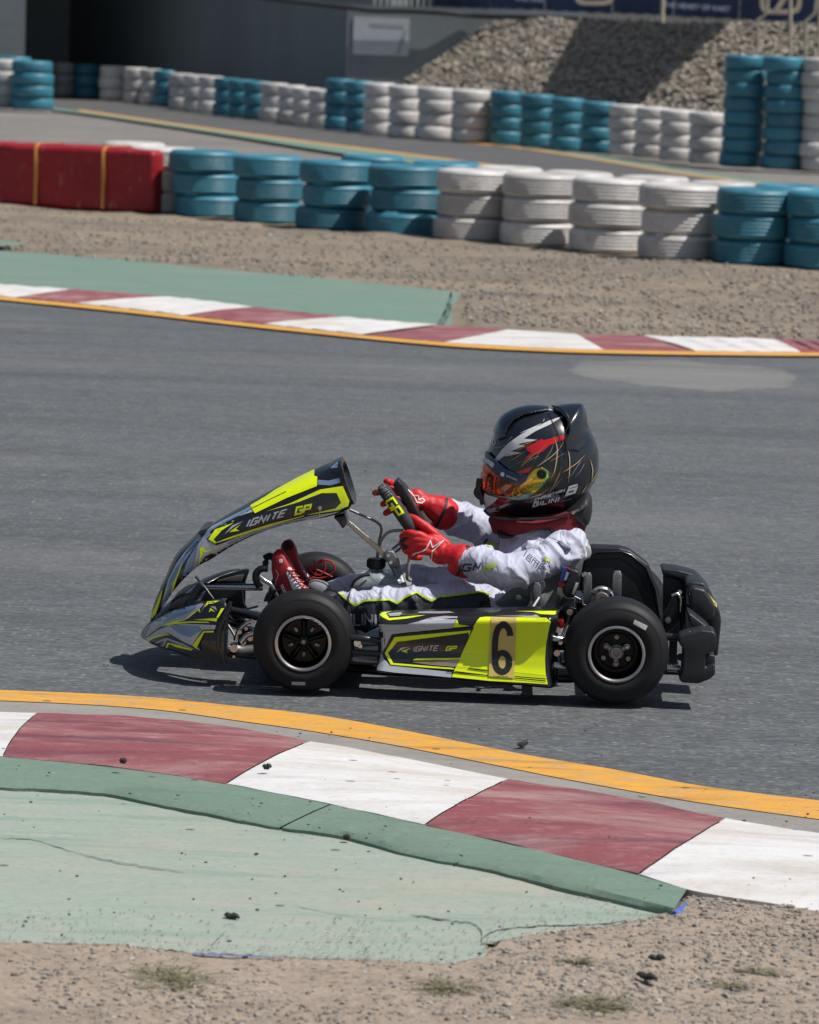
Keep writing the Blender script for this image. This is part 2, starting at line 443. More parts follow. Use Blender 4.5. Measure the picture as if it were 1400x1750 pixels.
# raised green edging slabs behind the kerb
GSb = [(-400, 1318), (0, 1345), (175, 1356), (310, 1382), (465, 1411), (600, 1433), (700, 1461), (850, 1489), (950, 1515), (1145, 1561)]
root = empty('green_edging'); tag(root, kind='structure')
def slab(u_a, u_b, cut0, cut1):
    V = []; Fc = []; n = 50
    for i in range(n+1):
        s = i/n
        ut = u_a[0]+(u_b[0]-u_a[0])*s; ub = u_a[1]+(u_b[1]-u_a[1])*s
        for q in (0.0, 0.35, 0.8, 1.0):
            u = ut+(ub-ut)*q
            vt = scurve(NKb, u)-2; vb = scurve(GSb, u)
            v = vt+(vb-vt)*q + (2.2*noise.noise(Vector((u*0.03, 3.3, 0))) if q == 1.0 else 0)
            z = 0.019 if q < 0.9 else 0.009
            p = G(u, v, z); p.z += 0.002*noise.noise(p*7); V.append(p)
        p = V[-1]; V.append(Vector((p.x, p.y, -0.02)))
    for i in range(n):
        for j in range(4):
            k = i*5+j; Fc.append((k, k+1, k+6, k+5))
    mesh('green_slab', V, Fc, M_green, root, True, 40)
slab((-400, -400), (568, 478), 0, 0)
slab((571, 482), (1176, 1147), 0, 0)
# faded green apron: irregular outline
GPb = [(-400, 1600), (0, 1614), (200, 1618), (350, 1630), (600, 1640), (700, 1646), (760, 1653), (800, 1651), (832, 1640)]
rj = random.Random(3)
def rough(pts, step, amp):
    out = []; u = pts[0][0]
    while u <= pts[-1][0]: out.append((u, interp(pts, u)+rj.uniform(-amp, amp))); u += step
    out.append((pts[-1][0]+.01, pts[-1][1])); return out
GPb = rough(GPb, 9, 2.2)
px_strip('green_apron', [(u, v-6) for u, v in GSb], GPb, -400, 826, M_green_pale, 0.002, 300, 8, zf=lambda u, t, p: 0.003*noise.noise(p*3))
GPr = [(826, 1642), (834, 1615), (900, 1606), (980, 1598), (1050, 1588), (1110, 1572), (1150, 1556)]
GPr = rough(GPr, 7, 4.0)
px_strip('green_apron_corner', [(u, v-6) for u, v in GSb], GPr, 826, 1140, M_green_pale, 0.002, 90, 6, zf=lambda u, t, p: 0.003*noise.noise(p*3))
M_bluepaint = plain('blue_masking_paint', (0.05, 0.12, 0.42), 0.8)
px_strip('blue_paint_edge', [(90, 1613), (200, 1617), (350, 1629.5), (480, 1635), (620, 1641)], [(90, 1614.5), (200, 1618.5), (350, 1631.5), (480, 1636), (620, 1641.5)], 330, 470, M_bluepaint, 0.007, 40)
mesh('blue_paint_corner', [G(1176, 1540, .022), G(1162, 1565, .012), G(1143, 1565, .012), G(1152, 1556, .024)], [(0, 1, 2, 3)], M_bluepaint)['kind'] = 'structure'
px_strip('dirt_patch', [(780, 1560), (900, 1560)], [(780, 1665), (900, 1665)], 790, 900, M_dirt, -0.004, 10)
# foreground dirt with real relief
def fz(p):
    return 0.020*noise.noise(p*1.8)+0.010*noise.noise(p*6)+0.004*noise.noise(p*22)
DTt = [(-300, 1606), (0, 1612), (200, 1616), (350, 1628), (600, 1638), (760, 1651), (830, 1642), (860, 1610), (980, 1596), (1100, 1572), (1150, 1558), (1180, 1524), (1400, 1553), (1700, 1610)]
V = []; Fc = []; nx, ny = 300, 90
for j in range(ny+1):
    for i in range(nx+1):
        u = -250+1900*i/nx; vt = interp(DTt, u)-4; v = vt+(1850-vt)*(j/ny)**1.15
        p = G(u, v, 0.0); e = min(1, j/8); p.z = -0.002+e*(0.012+fz(p)) ; V.append(p)
for j in range(ny):
    for i in range(nx):
        k = j*(nx+1)+i; Fc.append((k, k+1, k+nx+2, k+nx+1))
o = mesh('dirt_verge', V, Fc, M_dirt, None, True); tag(o, kind='structure')
dirt_bvh = BVHTree.FromPolygons([tuple(v) for v in V], Fc)

# ---- pebbles, rubber crumbs
M_stone = NT('stone'); t = M_stone
oi = t.n('ShaderNodeNewGeometry').outputs['Random Per Island']
t.out(t.mix(t.noise(30), t.ramp(oi, [(0, (0.10, 0.095, 0.09)), (0.45, (0.26, 0.235, 0.205)), (0.8, (0.38, 0.33, 0.27)), (1, (0.5, 0.47, 0.43))]), (0.25, 0.22, 0.19)), 0.9)
t.bump(t.noise(60, 4), 0.5, 0.004); M_stone = t.m
M_rubber_bit = plain('rubber_crumb', (0.022, 0.022, 0.024), 0.8)
ICO = None
def ico():
    global ICO
    if ICO is None:
        bm = bmesh.new(); bmesh.ops.create_icosphere(bm, subdivisions=1, radius=1.0)
        bm.verts.ensure_lookup_table(); ICO = ([v.co.copy() for v in bm.verts], [tuple(v.index for v in f.verts) for f in bm.faces]); bm.free()
    return ICO
def scatter(name, items, mat, kind='stuff', parent=None, flat=0.6):
    """items: (pos, size) merged low stones"""
    Vv, Ff = ico(); V = []; Fc = []
    for p, s in items:
        b = len(V); M_ = Matrix.Rotation(random.random()*6.28, 3, 'Z')@Matrix.Rotation(random.uniform(-.5, .5), 3, 'X')@Matrix.Diagonal((s*random.uniform(.8, 1.5), s*random.uniform(.7, 1.1), s*flat*random.uniform(.7, 1.2)))
        jit = [1+random.uniform(-.25, .25) for _ in Vv]
        for v, q in zip(Vv, jit): V.append(p+M_@(v*q))
        Fc += [(a+b, c+b, d+b) for a, c, d in Ff]
    o = mesh(name, V, Fc, mat, parent); 
    if kind: tag(o, kind=kind)
    return o
its = []
while len(its) < 5200:
    u = random.uniform(-60, 1460); v = random.uniform(1530, 1760)
    if v < interp(DTt, u)+3: continue
    g = noise.noise(Vector((u*0.006, v*0.016, 1.7)))
    dens = 0.12+0.9*max(0, g+0.15)+(0.5 if u > 820 else 0)
    if random.random() > dens: continue
    p = G(u, v); h = dirt_bvh.ray_cast(Vector((p.x, p.y, 1)), Vector((0, 0, -1)))
    if h[0] is None: continue
    s = random.choice((1, 1, 1, 1.6, 2.4))*random.uniform(0.0014, 0.0034)
    its.append((h[0]+Vector((0, 0, s*0.2)), s))
o = scatter('gravel', its, M_stone); tag(o, 'loose grey and tan gravel strewn over the sandy foreground dirt', 'gravel')
its = []
while len(its) < 4200:
    u = random.uniform(-60, 1460); v = random.uniform(350, 575)
    if v > interp(FK, u)-4 or v < 352+u*0.08: continue
    if u < 790 and v > scurve(gt, u)-2: continue
    p = G(u, v, 0.02); s = random.uniform(0.006, 0.018)
    p.z = 0.02+0.03*noise.noise(p*1.1); its.append((p, s))
o = scatter('gravel', its, M_stone); tag(o, 'small stones over the brown verge below the tyre wall', 'gravel')
its = []
for _ in range(330):
    u = random.uniform(-20, 1420); r_ = random.random()
    if r_ < .45: v = random.uniform(1350, 1640)
    elif r_ < .7: v = random.uniform(1220, 1420)
    else: v = random.uniform(560, 1400)
    if v > interp(DTt, u): continue
    if v > scurve(NKt, u) and v < scurve(NKb, u) and random.random() < .8: continue
    z = 0.045 if scurve(NKt, u)+20 < v < scurve(NKb, u) else (0.027 if scurve(NKb, u) <= v < (scurve(GSb, u) if u < 1150 else 0) else 0.004)
    its.append((G(u, v, z), random.uniform(0.0012, 0.0042)))
o = scatter('rubber_crumbs', its, M_rubber_bit, flat=0.4); tag(o, 'black crumbs of tyre rubber scattered over track, kerb and green apron', 'rubber')
def scrap(u, v, z, L_, ang, label):
    p = G(u, v, z); pts = []
    for k in range(7):
        s = k/6-0.5; pts.append(p+Vector((math.cos(ang)*s*L_, math.sin(ang)*s*L_, 0.004+0.002*math.sin(k*1.7))))
    o = tube('rubber_scrap', pts, [0.001, .005, .007, .006, .008, .005, .002], M_rubber_bit, seg=6)
    tag(o, label, 'rubber scrap', 'scraps of rubber lying by the kerb')
scrap(893, 1274, 0, 0.045, 0.9, 'curled black rubber scrap on the asphalt just past the yellow line below the kart')
scrap(396, 1569, .004, 0.036, -0.5, 'largest dark rubber scrap lying in the middle of the faded green apron')
scrap(456, 1313, .045, 0.022, 0.2, 'small dark scrap on the left end of the middle white kerb block')
scrap(592, 1434, .01, 0.016, 0.2, 'dark chip at the broken lower edge of the green edging')
scrap(1122, 1640, .014, 0.034, 0.1, 'dark lump lying in the gravel at the lower right')
scrap(1105, 1672, .02, 0.05, -0.7, 'dark stick lying in the gravel below the dark lump')
scrap(210, 1303, .045, 0.018, -.3, 'dark chip at the lower edge of the left red kerb block')
# ---- cracks in the painted concrete, spilled sand on it
M_crack = plain('crack_shadow_grime', (.05, .06, .05), .95)
def crack(pts, w, z=.0046):
    P_ = spline(pts, 8); P_ = [(p[0]+rj.uniform(-1.6, 1.6), p[1]+rj.uniform(-1.3, 1.3)) for p in P_]; V = []; Fc = []
    for i, (u, v) in enumerate(P_):
        ww = w*rj.uniform(.25, 1)*min(1, (i+.4)/4, (len(P_)-i)/4)
        V += [G(u, v-ww*.5, z), G(u+.4, v+ww*.5, z)]
    for i in range(len(P_)-1): Fc.append((2*i, 2*i+1, 2*i+3, 2*i+2))
    o = mesh('crack', V, Fc, M_crack); tag(o, kind='structure')
crack([(0, 1432), (60, 1437), (150, 1462), (230, 1478), (320, 1492)], 1.6); crack([(700, 1562), (760, 1572), (812, 1580), (824, 1598), (826, 1612), (870, 1606)], 2.6); crack([(822, 1606), (850, 1590), (930, 1582), (1010, 1580), (1100, 1571)], 2.0)
crack([(360, 1618), (372, 1604), (386, 1592)], 1.2);  crack([(480, 1540), (560, 1560), (690, 1575)], .9)

its = []
while len(its) < 1500:
    u = random.uniform(-40, 1150); t_ = random.random()**2.2; vb = interp(GPb, u) if u < 826 else interp(GPr, u); v = vb-t_*70
    if u < 500 and random.random() < .5: continue
    if v < (scurve(GSb, u) if u < 1145 else 1560)+4: continue
    its.append((G(u, v, .006), random.uniform(.0010, .0026)))
o = scatter('gravel', its, M_stone, flat=.4); tag(o, 'sand and fine gravel spilled over the lower edge of the green apron', 'gravel')
# ---- weeds
M_weed = plain('dry_weed', (0.16, 0.15, 0.085), 0.85, var=0.6, scale=40)
def weed(u, v, w, n, label, z=0.02, h=0.03):
    V = []; Fc = []; c = G(u, v, z); hh = dirt_bvh.ray_cast(Vector((c.x, c.y, 1)), Vector((0, 0, -1)))
    if hh[0] is not None: c = hh[0]
    for k in range(n):
        bx = c+Vector((random.gauss(0, w*0.4), random.gauss(0, w*0.45), -0.003)); a = random.uniform(0, 6.28); l = random.uniform(.4, 1)*h
        lean = Vector((math.cos(a), math.sin(a)*.6, 0))*l*random.uniform(1.2, 3.2); l *= .45; wd = Vector((-math.sin(a), math.cos(a), 0))*random.uniform(.0008, .0022)*(h/.03)
        b = len(V); V += [bx-wd, bx+wd, bx+lean*.5+wd*.8+Vector((0, 0, l*.7)), bx+lean*.5-wd*.8+Vector((0, 0, l*.7)), bx+lean+Vector((0, 0, l*.75))]
        Fc += [(b, b+1, b+2, b+3), (b+3, b+2, b+4)]
    o = mesh('weed_tuft', V, Fc, M_weed); tag(o, label, 'weed', 'dry weeds growing in the dirt')
weed(560//2+0, 1663, 0.10, 330, 'wide flat dry weed below the left of the green apron')
weed(765, 1683, 0.05, 170, 'dry weed below the right end of the green apron')
weed(1010, 1718, 0.055, 260, 'flattened weed near the bottom edge at the lower right', h=.035)
weed(1300, 1650, 0.009, 110, 'tiny weed in the gravel near the right edge')
weed(985, 1645, 0.009, 110, 'tiny weed just right of the corner of the green apron')
weed(1245, 1672, 0.009, 110, 'tiny weed left of the one near the right edge')
None and weed(1188, 547, 0.05, 60, 'low green weed above the far kerb at the right', z=.03, h=.09)
None and weed(1133, 471, 0.05, 60, 'low weed in the verge under the last white tyres', z=.03, h=.09)
None and weed(1075, 432, 0.05, 60, 'low weed at the foot of the near tyre wall', z=.03, h=.09)

# ------------------------------------------------------------------ second track behind the tyre wall
FY2 = [(-40, 176), (95, 184), (140, 190), (350, 220), (500, 240), (700, 265), (885, 289), (1200, 330), (1600, 382)]
px_strip('far_track', [(-40, 160), (90, 158), (300, 172), (560, 210), (700, 228), (900, 254), (1025, 274), (1150, 294), (1250, 309), (1600, 355)], FY2, -40, 1600, M_asphalt2, -0.004, 60)
px_strip('yellow_line', [(u, v-2.4) for u, v in FY2], FY2, 135, 1600, M_yellow, 0.0, 60)
px_strip('green_strip', FY2, [(-40, 180), (95, 188), (300, 217), (435, 238), (515, 251), (640, 270), (885, 303), (1200, 344), (1600, 398)], 90, 1600, M_green_far, -0.001, 60)
ft = [(775, 242), (900, 255), (1025, 274), (1150, 295), (1250, 309), (1600, 357)]
px_strip('yellow_line', [(u, v-2.2) for u, v in ft], ft, 775, 1600, M_yellow, 0.0, 60)
px_strip('green_strip', [(820, 243), (900, 250), (1025, 267), (1150, 287), (1250, 301), (1600, 349)], [(u, v-2.2) for u, v in ft], 830, 1600, M_green_far, -0.001, 60)

# ------------------------------------------------------------------ tyres
def tyre_paint(name, c, dirtc, amt):
    t = NT(name); c = lin(c)
    r_ = t.n('ShaderNodeObjectInfo').outputs['Random']
    vec = t.n('ShaderNodeVectorMath', operation='ADD'); t.set(vec.inputs[0], t.co()); 
    cmb = t.n('ShaderNodeCombineXYZ'); t.set(cmb.inputs[0], t.math('MULTIPLY', r_, 50)); t.t.links.new(cmb.outputs[0], vec.inputs[1])
    n1 = t.noise(3.5, 5, 0.65, vec=vec.outputs[0]); n2 = t.noise(22, 4, 0.7, vec=vec.outputs[0])
    base = t.mix(r_, tuple(x*0.80 for x in c), tuple(min(1, x*1.12) for x in c))
    base = t.mix(t.ramp(n1, [(0.45, 0), (0.75, amt)]), base, dirtc)
    base = t.mix(t.ramp(n2, [(0.55, 0), (0.74, 0.7)]), base, tuple(x*0.45 for x in dirtc))
    t.out(base, 0.42); t.bump(n2, 0.25, 0.01); return t.m
M_tb = tyre_paint('tyre_teal_paint', (0.035, 0.20, 0.285), (0.12, 0.26, 0.31), 0.6)
M_tw = tyre_paint('tyre_white_paint', (0.60, 0.585, 0.57), (0.42, 0.37, 0.32), 0.75)
def tyre_mesh(grooved=True):
    R_, r_in, h = 1.0, 0.58, 0.5      # unit radius, half height .5 (scaled per tyre)
    pr = [(r_in, -0.30), (0.66, -0.45), (0.80, -0.492), (0.895, -0.465), (0.950, -0.40), (0.980, -0.31)]
    zs = [-0.20, -0.06, 0.08, 0.21] if grooved else []
    z = -0.33
    for g in zs:
        pr += [(0.99, g-0.022), (0.982, g-0.018), (0.982, g+0.0), (0.99, g+0.004)]
    pr += [(0.980, 0.31), (0.950, 0.40), (0.895, 0.465), (0.80, 0.492), (0.66, 0.45), (r_in, 0.30), (r_in-.0, 0.0)]
    seg = 40; V = []; Fc = []
    n = len(pr)
    for i in range(seg):
        a = 2*math.pi*i/seg
        for r__, zz in pr: V.append((r__*math.cos(a), r__*math.sin(a), zz))
    for i in range(seg):
        j = (i+1) % seg
        for k in range(n):
            k2 = (k+1) % n; Fc.append((i*n+k, j*n+k, j*n+k2, i*n+k2))
    me = bpy.data.meshes.new('tyre'); me.from_pydata(V, [], Fc); me.update()
    for p in me.polygons: p.use_smooth = True
    return me
tm_b = tyre_mesh(); tm_b.materials.append(M_tb)
tm_w = tyre_mesh(); tm_w.materials.append(M_tw)
tf_b = tyre_mesh(False); tf_b.materials.append(M_tb)
tf_w = tyre_mesh(False); tf_w.materials.append(M_tw)
LV = {1: ['only'], 2: ['bottom', 'top'], 3: ['bottom', 'middle', 'top'], 4: ['bottom', 'lower middle', 'upper middle', 'top'],
      8: ['lowest', 'second lowest', 'third lowest', 'fourth lowest', 'fourth highest', 'third highest', 'second highest', 'highest']}
def stack(u, v, n, colr, h, dia, where, group, far=False, jit=0.02, wpx=None):
    c = G(u, v, 0.0)
    d = Vector((c.x, c.y, 0)).normalized(); R_ = dia/2
    c = c+d*R_*0.97          # v is where the front of the bottom tyre meets the ground
    for k in range(n):
        me = {('b', 0): tm_b, ('w', 0): tm_w, ('b', 1): tf_b, ('w', 1): tf_w}[(colr, int(far))]
        o = bpy.data.objects.new('tyre', me); COL.objects.link(o)
        hk = h
        o.location = (c.x+random.gauss(0, jit*.6), c.y+random.gauss(0, jit*.6), h*(k+0.5)+(0.003 if k else 0))
        if k == 0: pass
        o.rotation_euler = (random.uniform(-.012, .012), random.uniform(-.012, .012), random.uniform(0, 6.28))
        sc = R_*random.uniform(.97, 1.03)
        o.scale = (sc, sc, h*1.03)
        tag(o, '%s %s tyre in %s' % (LV[n][k], 'teal' if colr == 'b' else 'white', where), 'tyre', group)
ORD = ['first', 'second', 'third', 'fourth', 'fifth', 'sixth', 'seventh', 'eighth', 'ninth', 'tenth', 'eleventh', 'twelfth', 'thirteenth', 'fourteenth']
# near wall, front row: (u, v_base, colour)
cB = {'b': 0, 'w': 0}
front = [(277, 366, 'w', .60), (351, 373, 'b', .63), (458, 384, 'b', .61), (573, 396, 'b', .63), (691, 405, 'b', .63), (805, 415, 'w', .64), (919, 423, 'w', .61), (1036, 434, 'w', .62), (1159, 447, 'w', .63), (1284, 456, 'b', .62), (1406, 463, 'b', .60)]
names = ['white stack showing between barrier and teal stacks', 'the teal stack right beside the red barrier', 'the second teal stack from the red barrier', 'the third teal stack from the red barrier', 'the near wall teal stack adjoining the white ones',
         'the leftmost white stack of the near wall', 'the second white stack of the near wall', 'the third white stack of the near wall', 'the near wall white stack left of the right-hand teal pair', 'the left stack of the right-hand teal pair, near wall', 'the teal stack cut by the right picture edge, near wall']
for (u, v, c, dia), nm in zip(front, names):
    stack(u, v, 3, c, 0.205, dia*1.05, nm, 'painted tyres of the near tyre wall')
back = [(226, 345, 'w', .62, 'the white stack mostly hidden behind the red barrier'), (632, 372, 'b', .62, 'rear row behind third and fourth teal near stacks'), (762, 386, 'b', .64, 'the rear row behind the first white stack'),
        (868, 398, 'w', .62, 'the rear row behind the second white stack'), (985, 408, 'w', .62, 'the rear row behind the third white stack'), (1110, 418, 'w', .62, 'the rear row behind the fourth white stack'), (1225, 429, 'w', .6, 'the rear row between white and teal stacks'), (1345, 437, 'b', .62, 'the rear row behind the right-hand teal pair')]
for (u, v, c, dia, nm) in back:
    stack(u, v+7, 3, c, 0.203, dia, nm, 'painted tyres of the near tyre wall')
# far wall along the concrete wall
far = [(108, 165, 'w', 3), (147, 168, 'b', 3), (192, 172, 'w', 3), (231, 176, 'w', 3), (260, 179, 'w', 3), (284, 182, 'b', 3), (310, 188, 'w', 3), (335, 191, 'w', 3), (360, 194, 'w', 3),
       (386, 198, 'b', 3), (412, 201, 'b', 3), (438, 204, 'b', 3), (467, 207, 'w', 3), (497, 211, 'w', 3), (524, 215, 'w', 3), (551, 218, 'w', 3), (579, 222, 'b', 4), (611, 226, 'b', 4), (646, 230, 'w', 4), (689, 235, 'w', 4),
       (742, 239, 'w', 4), (805, 244, 'w', 4), (865, 247, 'b', 4), (917, 252, 'b', 4), (967, 257, 'b', 4), (1020, 262, 'b', 4), (1069, 266, 'w', 4), (1113, 270, 'w', 4), (1157, 275, 'w', 4), (1205, 280, 'w', 4)]
far_w = [39, 42, 42, 36, 28, 26, 27, 27, 27, 29, 27, 28, 32, 28, 28, 29, 34, 36, 38, 48, 58, 64, 54, 54, 52, 54, 52, 48, 50, 50]
far_h = {110: 19, 300: 20.5, 411: 21.5, 550: 21.5, 690: 22, 900: 22.5, 1068: 21.5, 1205: 21.8}
fh = [(k, v) for k, v in far_h.items()]
# run names
runs = []; i = 0
while i < len(far):
    j = i
    while j < len(far) and far[j][2] == far[i][2] and far[j][3] == far[i][3]: j += 1
    runs.append((i, j)); i = j
rn = ['far left end of the tunnel row', 'dark teal spot inside the tunnel', 'white group inside the tunnel', 'lone teal spot at the tunnel mouth', 'white group right of tunnel mouth',
      'teal trio under the plain wall', 'white group left of the notice', 'teal pair below the notice board', 'white group below the rock slope', 'teal group below the rock slope', 'white group beside the tall columns']
for (a, b), nm in zip(runs, rn):
    for q in range(a, b):
        u, v, c, n = far[q]; s = FPX/((G(u, v)-CAM).dot(cF))
        h = scurve(fh, u)/s; dia = max(0.56, min(1.0, far_w[q]*1.12/s))
        w = nm if b-a == 1 else '%s stack of %s' % (ORD[q-a], nm)
        stack(u, v, n, c, h, dia, w, 'painted tyres along the far wall', far=True)
for u, v, c, nm in ((1266, 286, 'b', 'the left tall teal column'), (1336, 290, 'b', 'the right tall teal column'), (1402, 293, 'w', 'the tall white column at the right edge')):
    stack(u, v, 8, c, 0.203, 0.62, nm, 'tyres of the tall columns at the right', far=True, jit=.03)
for u, v, c, n, d_, nm in ((8, 185, 'w', 4, .7, 'the white stack at the left edge'), (55, 188, 'b', 4, .86, 'the teal stack by the left pillar'), (-50, 184, 'b', 4, .8, 'the stack beyond the left edge')):
    stack(u, v, n, c, 0.243, d_, nm, 'tyres beside the left pillar', far=True)
stack(22, 178, 4, 'b', .25, .8, 'the stack behind the one by the left pillar', 'tyres beside the left pillar', far=True)

# ------------------------------------------------------------------ red padded barrier
def leather(name, c):
    t = NT(name); c = lin(c); n1 = t.noise(4, 5, .6); 
    col = t.mix(t.ramp(n1, [(.35, 0), (.7, 1)]), tuple(x*.8 for x in c), c)
    sc = t.noise(16, 5, .75, vec=t.mapping(scale=(1, 1, .35)))
    z = t.n('ShaderNodeSeparateXYZ', Vector=t.co()).outputs[2]
    low = t.ramp(z, [(0.02, 1.0), (0.10, 0.25)])
    col = t.mix(t.math('MULTIPLY', t.ramp(sc, [(.58, 0), (.66, 1)]), low), col, (.5, .38, .33))
    t.out(col, .5); t.bump(t.noise(6, 4, .6, vec=t.mapping(scale=(1, 1, 2))), .5, .03); return t.m
M_redpad = leather('red_vinyl', (0.36, 0.010, 0.020)); M_strap = plain('yellow_strap', (0.62, 0.27, 0.06), 0.7, var=.25)
bar = empty('crash_barrier'); tag(bar, 'long red padded crash barrier with two yellow straps beside the tyre wall', 'crash barrier')
eR = G(262, 367); eL = G(-330, 334); dR = (eR-eL).normalized(); nrm = Vector((dR.y, -dR.x, 0))   # towards camera
if nrm.y > 0: nrm = -nrm
hgt = 0.60; dep = 0.55; Lb = (eR-eL).length
def barrier_block(s0, s1):
    bm = bmesh.new(); bmesh.ops.create_cube(bm, size=1.0)
    bmesh.ops.scale(bm, vec=(s1-s0, dep, hgt), verts=bm.verts)
    bmesh.ops.bevel(bm, geom=list(bm.edges), offset=0.055, segments=4, affect='EDGES', profile=0.5)
    bmesh.ops.subdivide_edges(bm, edges=[e for e in bm.edges if e.calc_length() > 0.3], cuts=14, use_grid_fill=True)
    R3 = Matrix((dR, -nrm, Vector((0, 0, 1)))).transposed()
    for v in bm.verts:
        p = R3@v.co; p += eL+dR*((s0+s1)/2)-nrm*(dep/2)+Vector((0, 0, hgt/2+.0))
        k = noise.noise(p*2.3)*0.022; p += -nrm*k+Vector((0, 0, k*.6))
        v.co = p
    return frombm('pad', bm, M_redpad, bar, True, 50)
sA = (G(68, 352)-eL).length; 
barrier_block(0, sA-.30); barrier_block(sA-.29, Lb)
def strap(u):
    p0 = G(u, interp([(-330, 334), (262, 367)], u)); s = (p0-eL).dot(dR); c = eL+dR*s
    o_ = .012; w = 0.035; pts = [c+nrm*o_+Vector((0, 0, .02))]
    ring = [(0.012, .03), (0.016, hgt*.5), (.013, hgt-.035), (-.012, hgt-.004), (-.04, hgt+.013), (-dep+.04, hgt+.013), (-dep-.01, hgt-.04), (-dep-.014, .03)]
    V = []; Fc = []
    for i, (a, z) in enumerate(ring):
        for sg in (-1, 1):
            V.append(c+nrm*a+dR*(sg*w*.5+.004*math.sin(i*2.1))+Vector((0, 0, z)))
            V.append(c+nrm*(a+.004)+dR*(sg*w*.5+.004*math.sin(i*2.1))+Vector((0, 0, z+(.004 if 3 <= i <= 5 else 0))))
    for i in range(len(ring)-1):
        a = i*4; b = a+4
        Fc += [(a+1, a+3, b+3, b+1), (a, b, b+2, a+2), (a, a+1, b+1, b), (a+2, b+2, b+3, a+3)]
    mesh('strap', V, Fc, M_strap, bar, True, 40)
strap(61); strap(176)
ec = eL+dR*(Lb+.004)-nrm*(dep*.52)
R3 = Matrix((dR, -nrm, Vector((0, 0, 1)))).transposed()
box('handle', ec+Vector((0, 0, .30)), (.012, .05, .16), plain('black_webbing', (.02, .015, .015), .7), bar, rot=R3)

# ------------------------------------------------------------------ walls, tunnel
M_wall = paint('painted_concrete_wall', (0.22, 0.25, 0.26), (0.18, 0.20, 0.21), amt=.4, bscale=.6, streak=(1, 1, .3), rot=0, dark=.15)
def prism(name, poly, z0, z1, mat, parent=None):
    n = len(poly); V = [Vector((x, y, z0)) for x, y in poly]+[Vector((x, y, z1)) for x, y in poly]
    Fc = [tuple(range(n, 2*n)), tuple(reversed(range(n)))]+[(i, (i+1) % n, n+(i+1) % n, n+i) for i in range(n)]
    bm = bmesh.new(); vs = [bm.verts.new(v) for v in V]
    for f in Fc: bm.faces.new([vs[q] for q in f])
    return frombm(name, bm, mat, parent)
wl = [G(60, 158), G(300, 180), G(470, 200), G(592, 214)]
wl = [Vector((p.x, p.y, 0)) for p in wl]
off = Vector((.75, .8, 0))
wpts = [p+off for p in wl]
tun = empty('underpass'); tag(tun, 'grey concrete underpass wall and tunnel mouth carrying the raised road', 'underpass')
poly = [(p.x, p.y) for p in wpts]+[(wpts[-1].x+.35, wpts[-1].y+.2)]+[(wpts[0].x+1, wpts[0].y+1.2)]
prism('side_wall', poly, -.03, 2.45, M_wall, tun)
prism('parapet', [(wpts[1].x+.5, wpts[1].y+.1), (wpts[2].x+.35, wpts[2].y+.1), (wpts[3].x+.35, wpts[3].y+.3), (wpts[3].x+1.2, wpts[3].y+1.2), (wpts[1].x+1.4, wpts[1].y+1)], 2.5, 4.3, plain('dark_parapet', (.05, .055, .06), .7), tun)
wy = 72.6
x_l = YP(591, 100, wy).x; x_r = YP(1000, 100, wy).x
xb = wpts[-1].x+.1
prism('wing_wall', [(x_l, wy), (x_r, wy), (x_r, wy+.35), (x_l, wy+.35)], -.03, 2.28, M_wall, tun)
pl = YP(42, 100, 84.0)
prism('pillar', [(pl.x-6, 84.0), (pl.x, 84.0), (pl.x-3.6, 103.9), (pl.x-6, 103.9)], -.03, 3.99, M_wall, tun)
yj = wpts[1].y
prism('deck', [(pl.x-8, yj+1.8), (wpts[1].x+1.5, yj+1.0), (wpts[1].x+9, yj+2), (wpts[1].x+9, 106), (pl.x-8, 106)], 4.6, 5.4, M_wall, tun)
prism('closing_wall', [(pl.x-8, 104), (3, 104), (3, 104.5), (pl.x-8, 104.5)], -.03, 3.99, plain('pale_inner_wall', (.34, .40, .44), .8), tun)  # added to shut off daylight at the tunnel's far end
M_notice = plain('notice_white', (0.50, 0.53, 0.56), .6, var=.05); M_noticeg = plain('notice_grey_print', (0.33, 0.36, 0.38), .6)
nt = empty('notice_board'); tag(nt, 'blank pale notice board fixed to the grey concrete wall', 'notice board')
a = YP(605, 28, wy); b = YP(698, 96, wy)
box('panel', ((a.x+b.x)/2, wy-.012, (a.z+b.z)/2), (b.x-a.x, .02, a.z-b.z), M_notice, nt)
def onwall(ptsuv, mat, name, dy):
    mesh(name, [YP(u, v, wy-dy) for u, v in ptsuv], [tuple(range(len(ptsuv)))], mat, nt)
onwall([(632, 40), (690, 43), (690, 49), (632, 45)], M_noticeg, 'printed_mark', .026)
onwall([(690, 52), (696, 52), (684, 92), (676, 92)], M_noticeg, 'printed_mark', .027)

# ------------------------------------------------------------------ rock embankment
toe = [Vector((-1.7, 73.3, 0)), Vector((0.2, 68.4, 0)), Vector((1.9, 64.2, 0)), Vector((3.7, 61.0, 0)), Vector((5.4, 57.6, 0)), Vector((8.5, 52.5, 0))]
up = Vector((2.35, 1.15, 2.08))
def emb(s, t_):
    k = s*(len(toe)-1); i = min(int(k), len(toe)-2); f = k-i
    b = toe[i]*(1-f)+toe[i+1]*f
    p = b+up*t_
    p.z = 2.08*t_**0.92+.05*noise.noise(p*1.3)
    return p
V = []; Fc = []; nx, ny = 80, 16
for i in range(nx+1):
    for j in range(ny+1): V.append(emb(i/nx, j/ny))
for i in range(nx):
    for j in range(ny):
        k = i*(ny+1)+j; Fc.append((k, k+ny+1, k+ny+2, k+1))
M_rockbed = dirt('rock_bed', (.27, .235, .19), (.33, .29, .24), peb=14)
e_o = mesh('embankment', V, Fc, M_rockbed, None, True); tag(e_o, kind='structure')
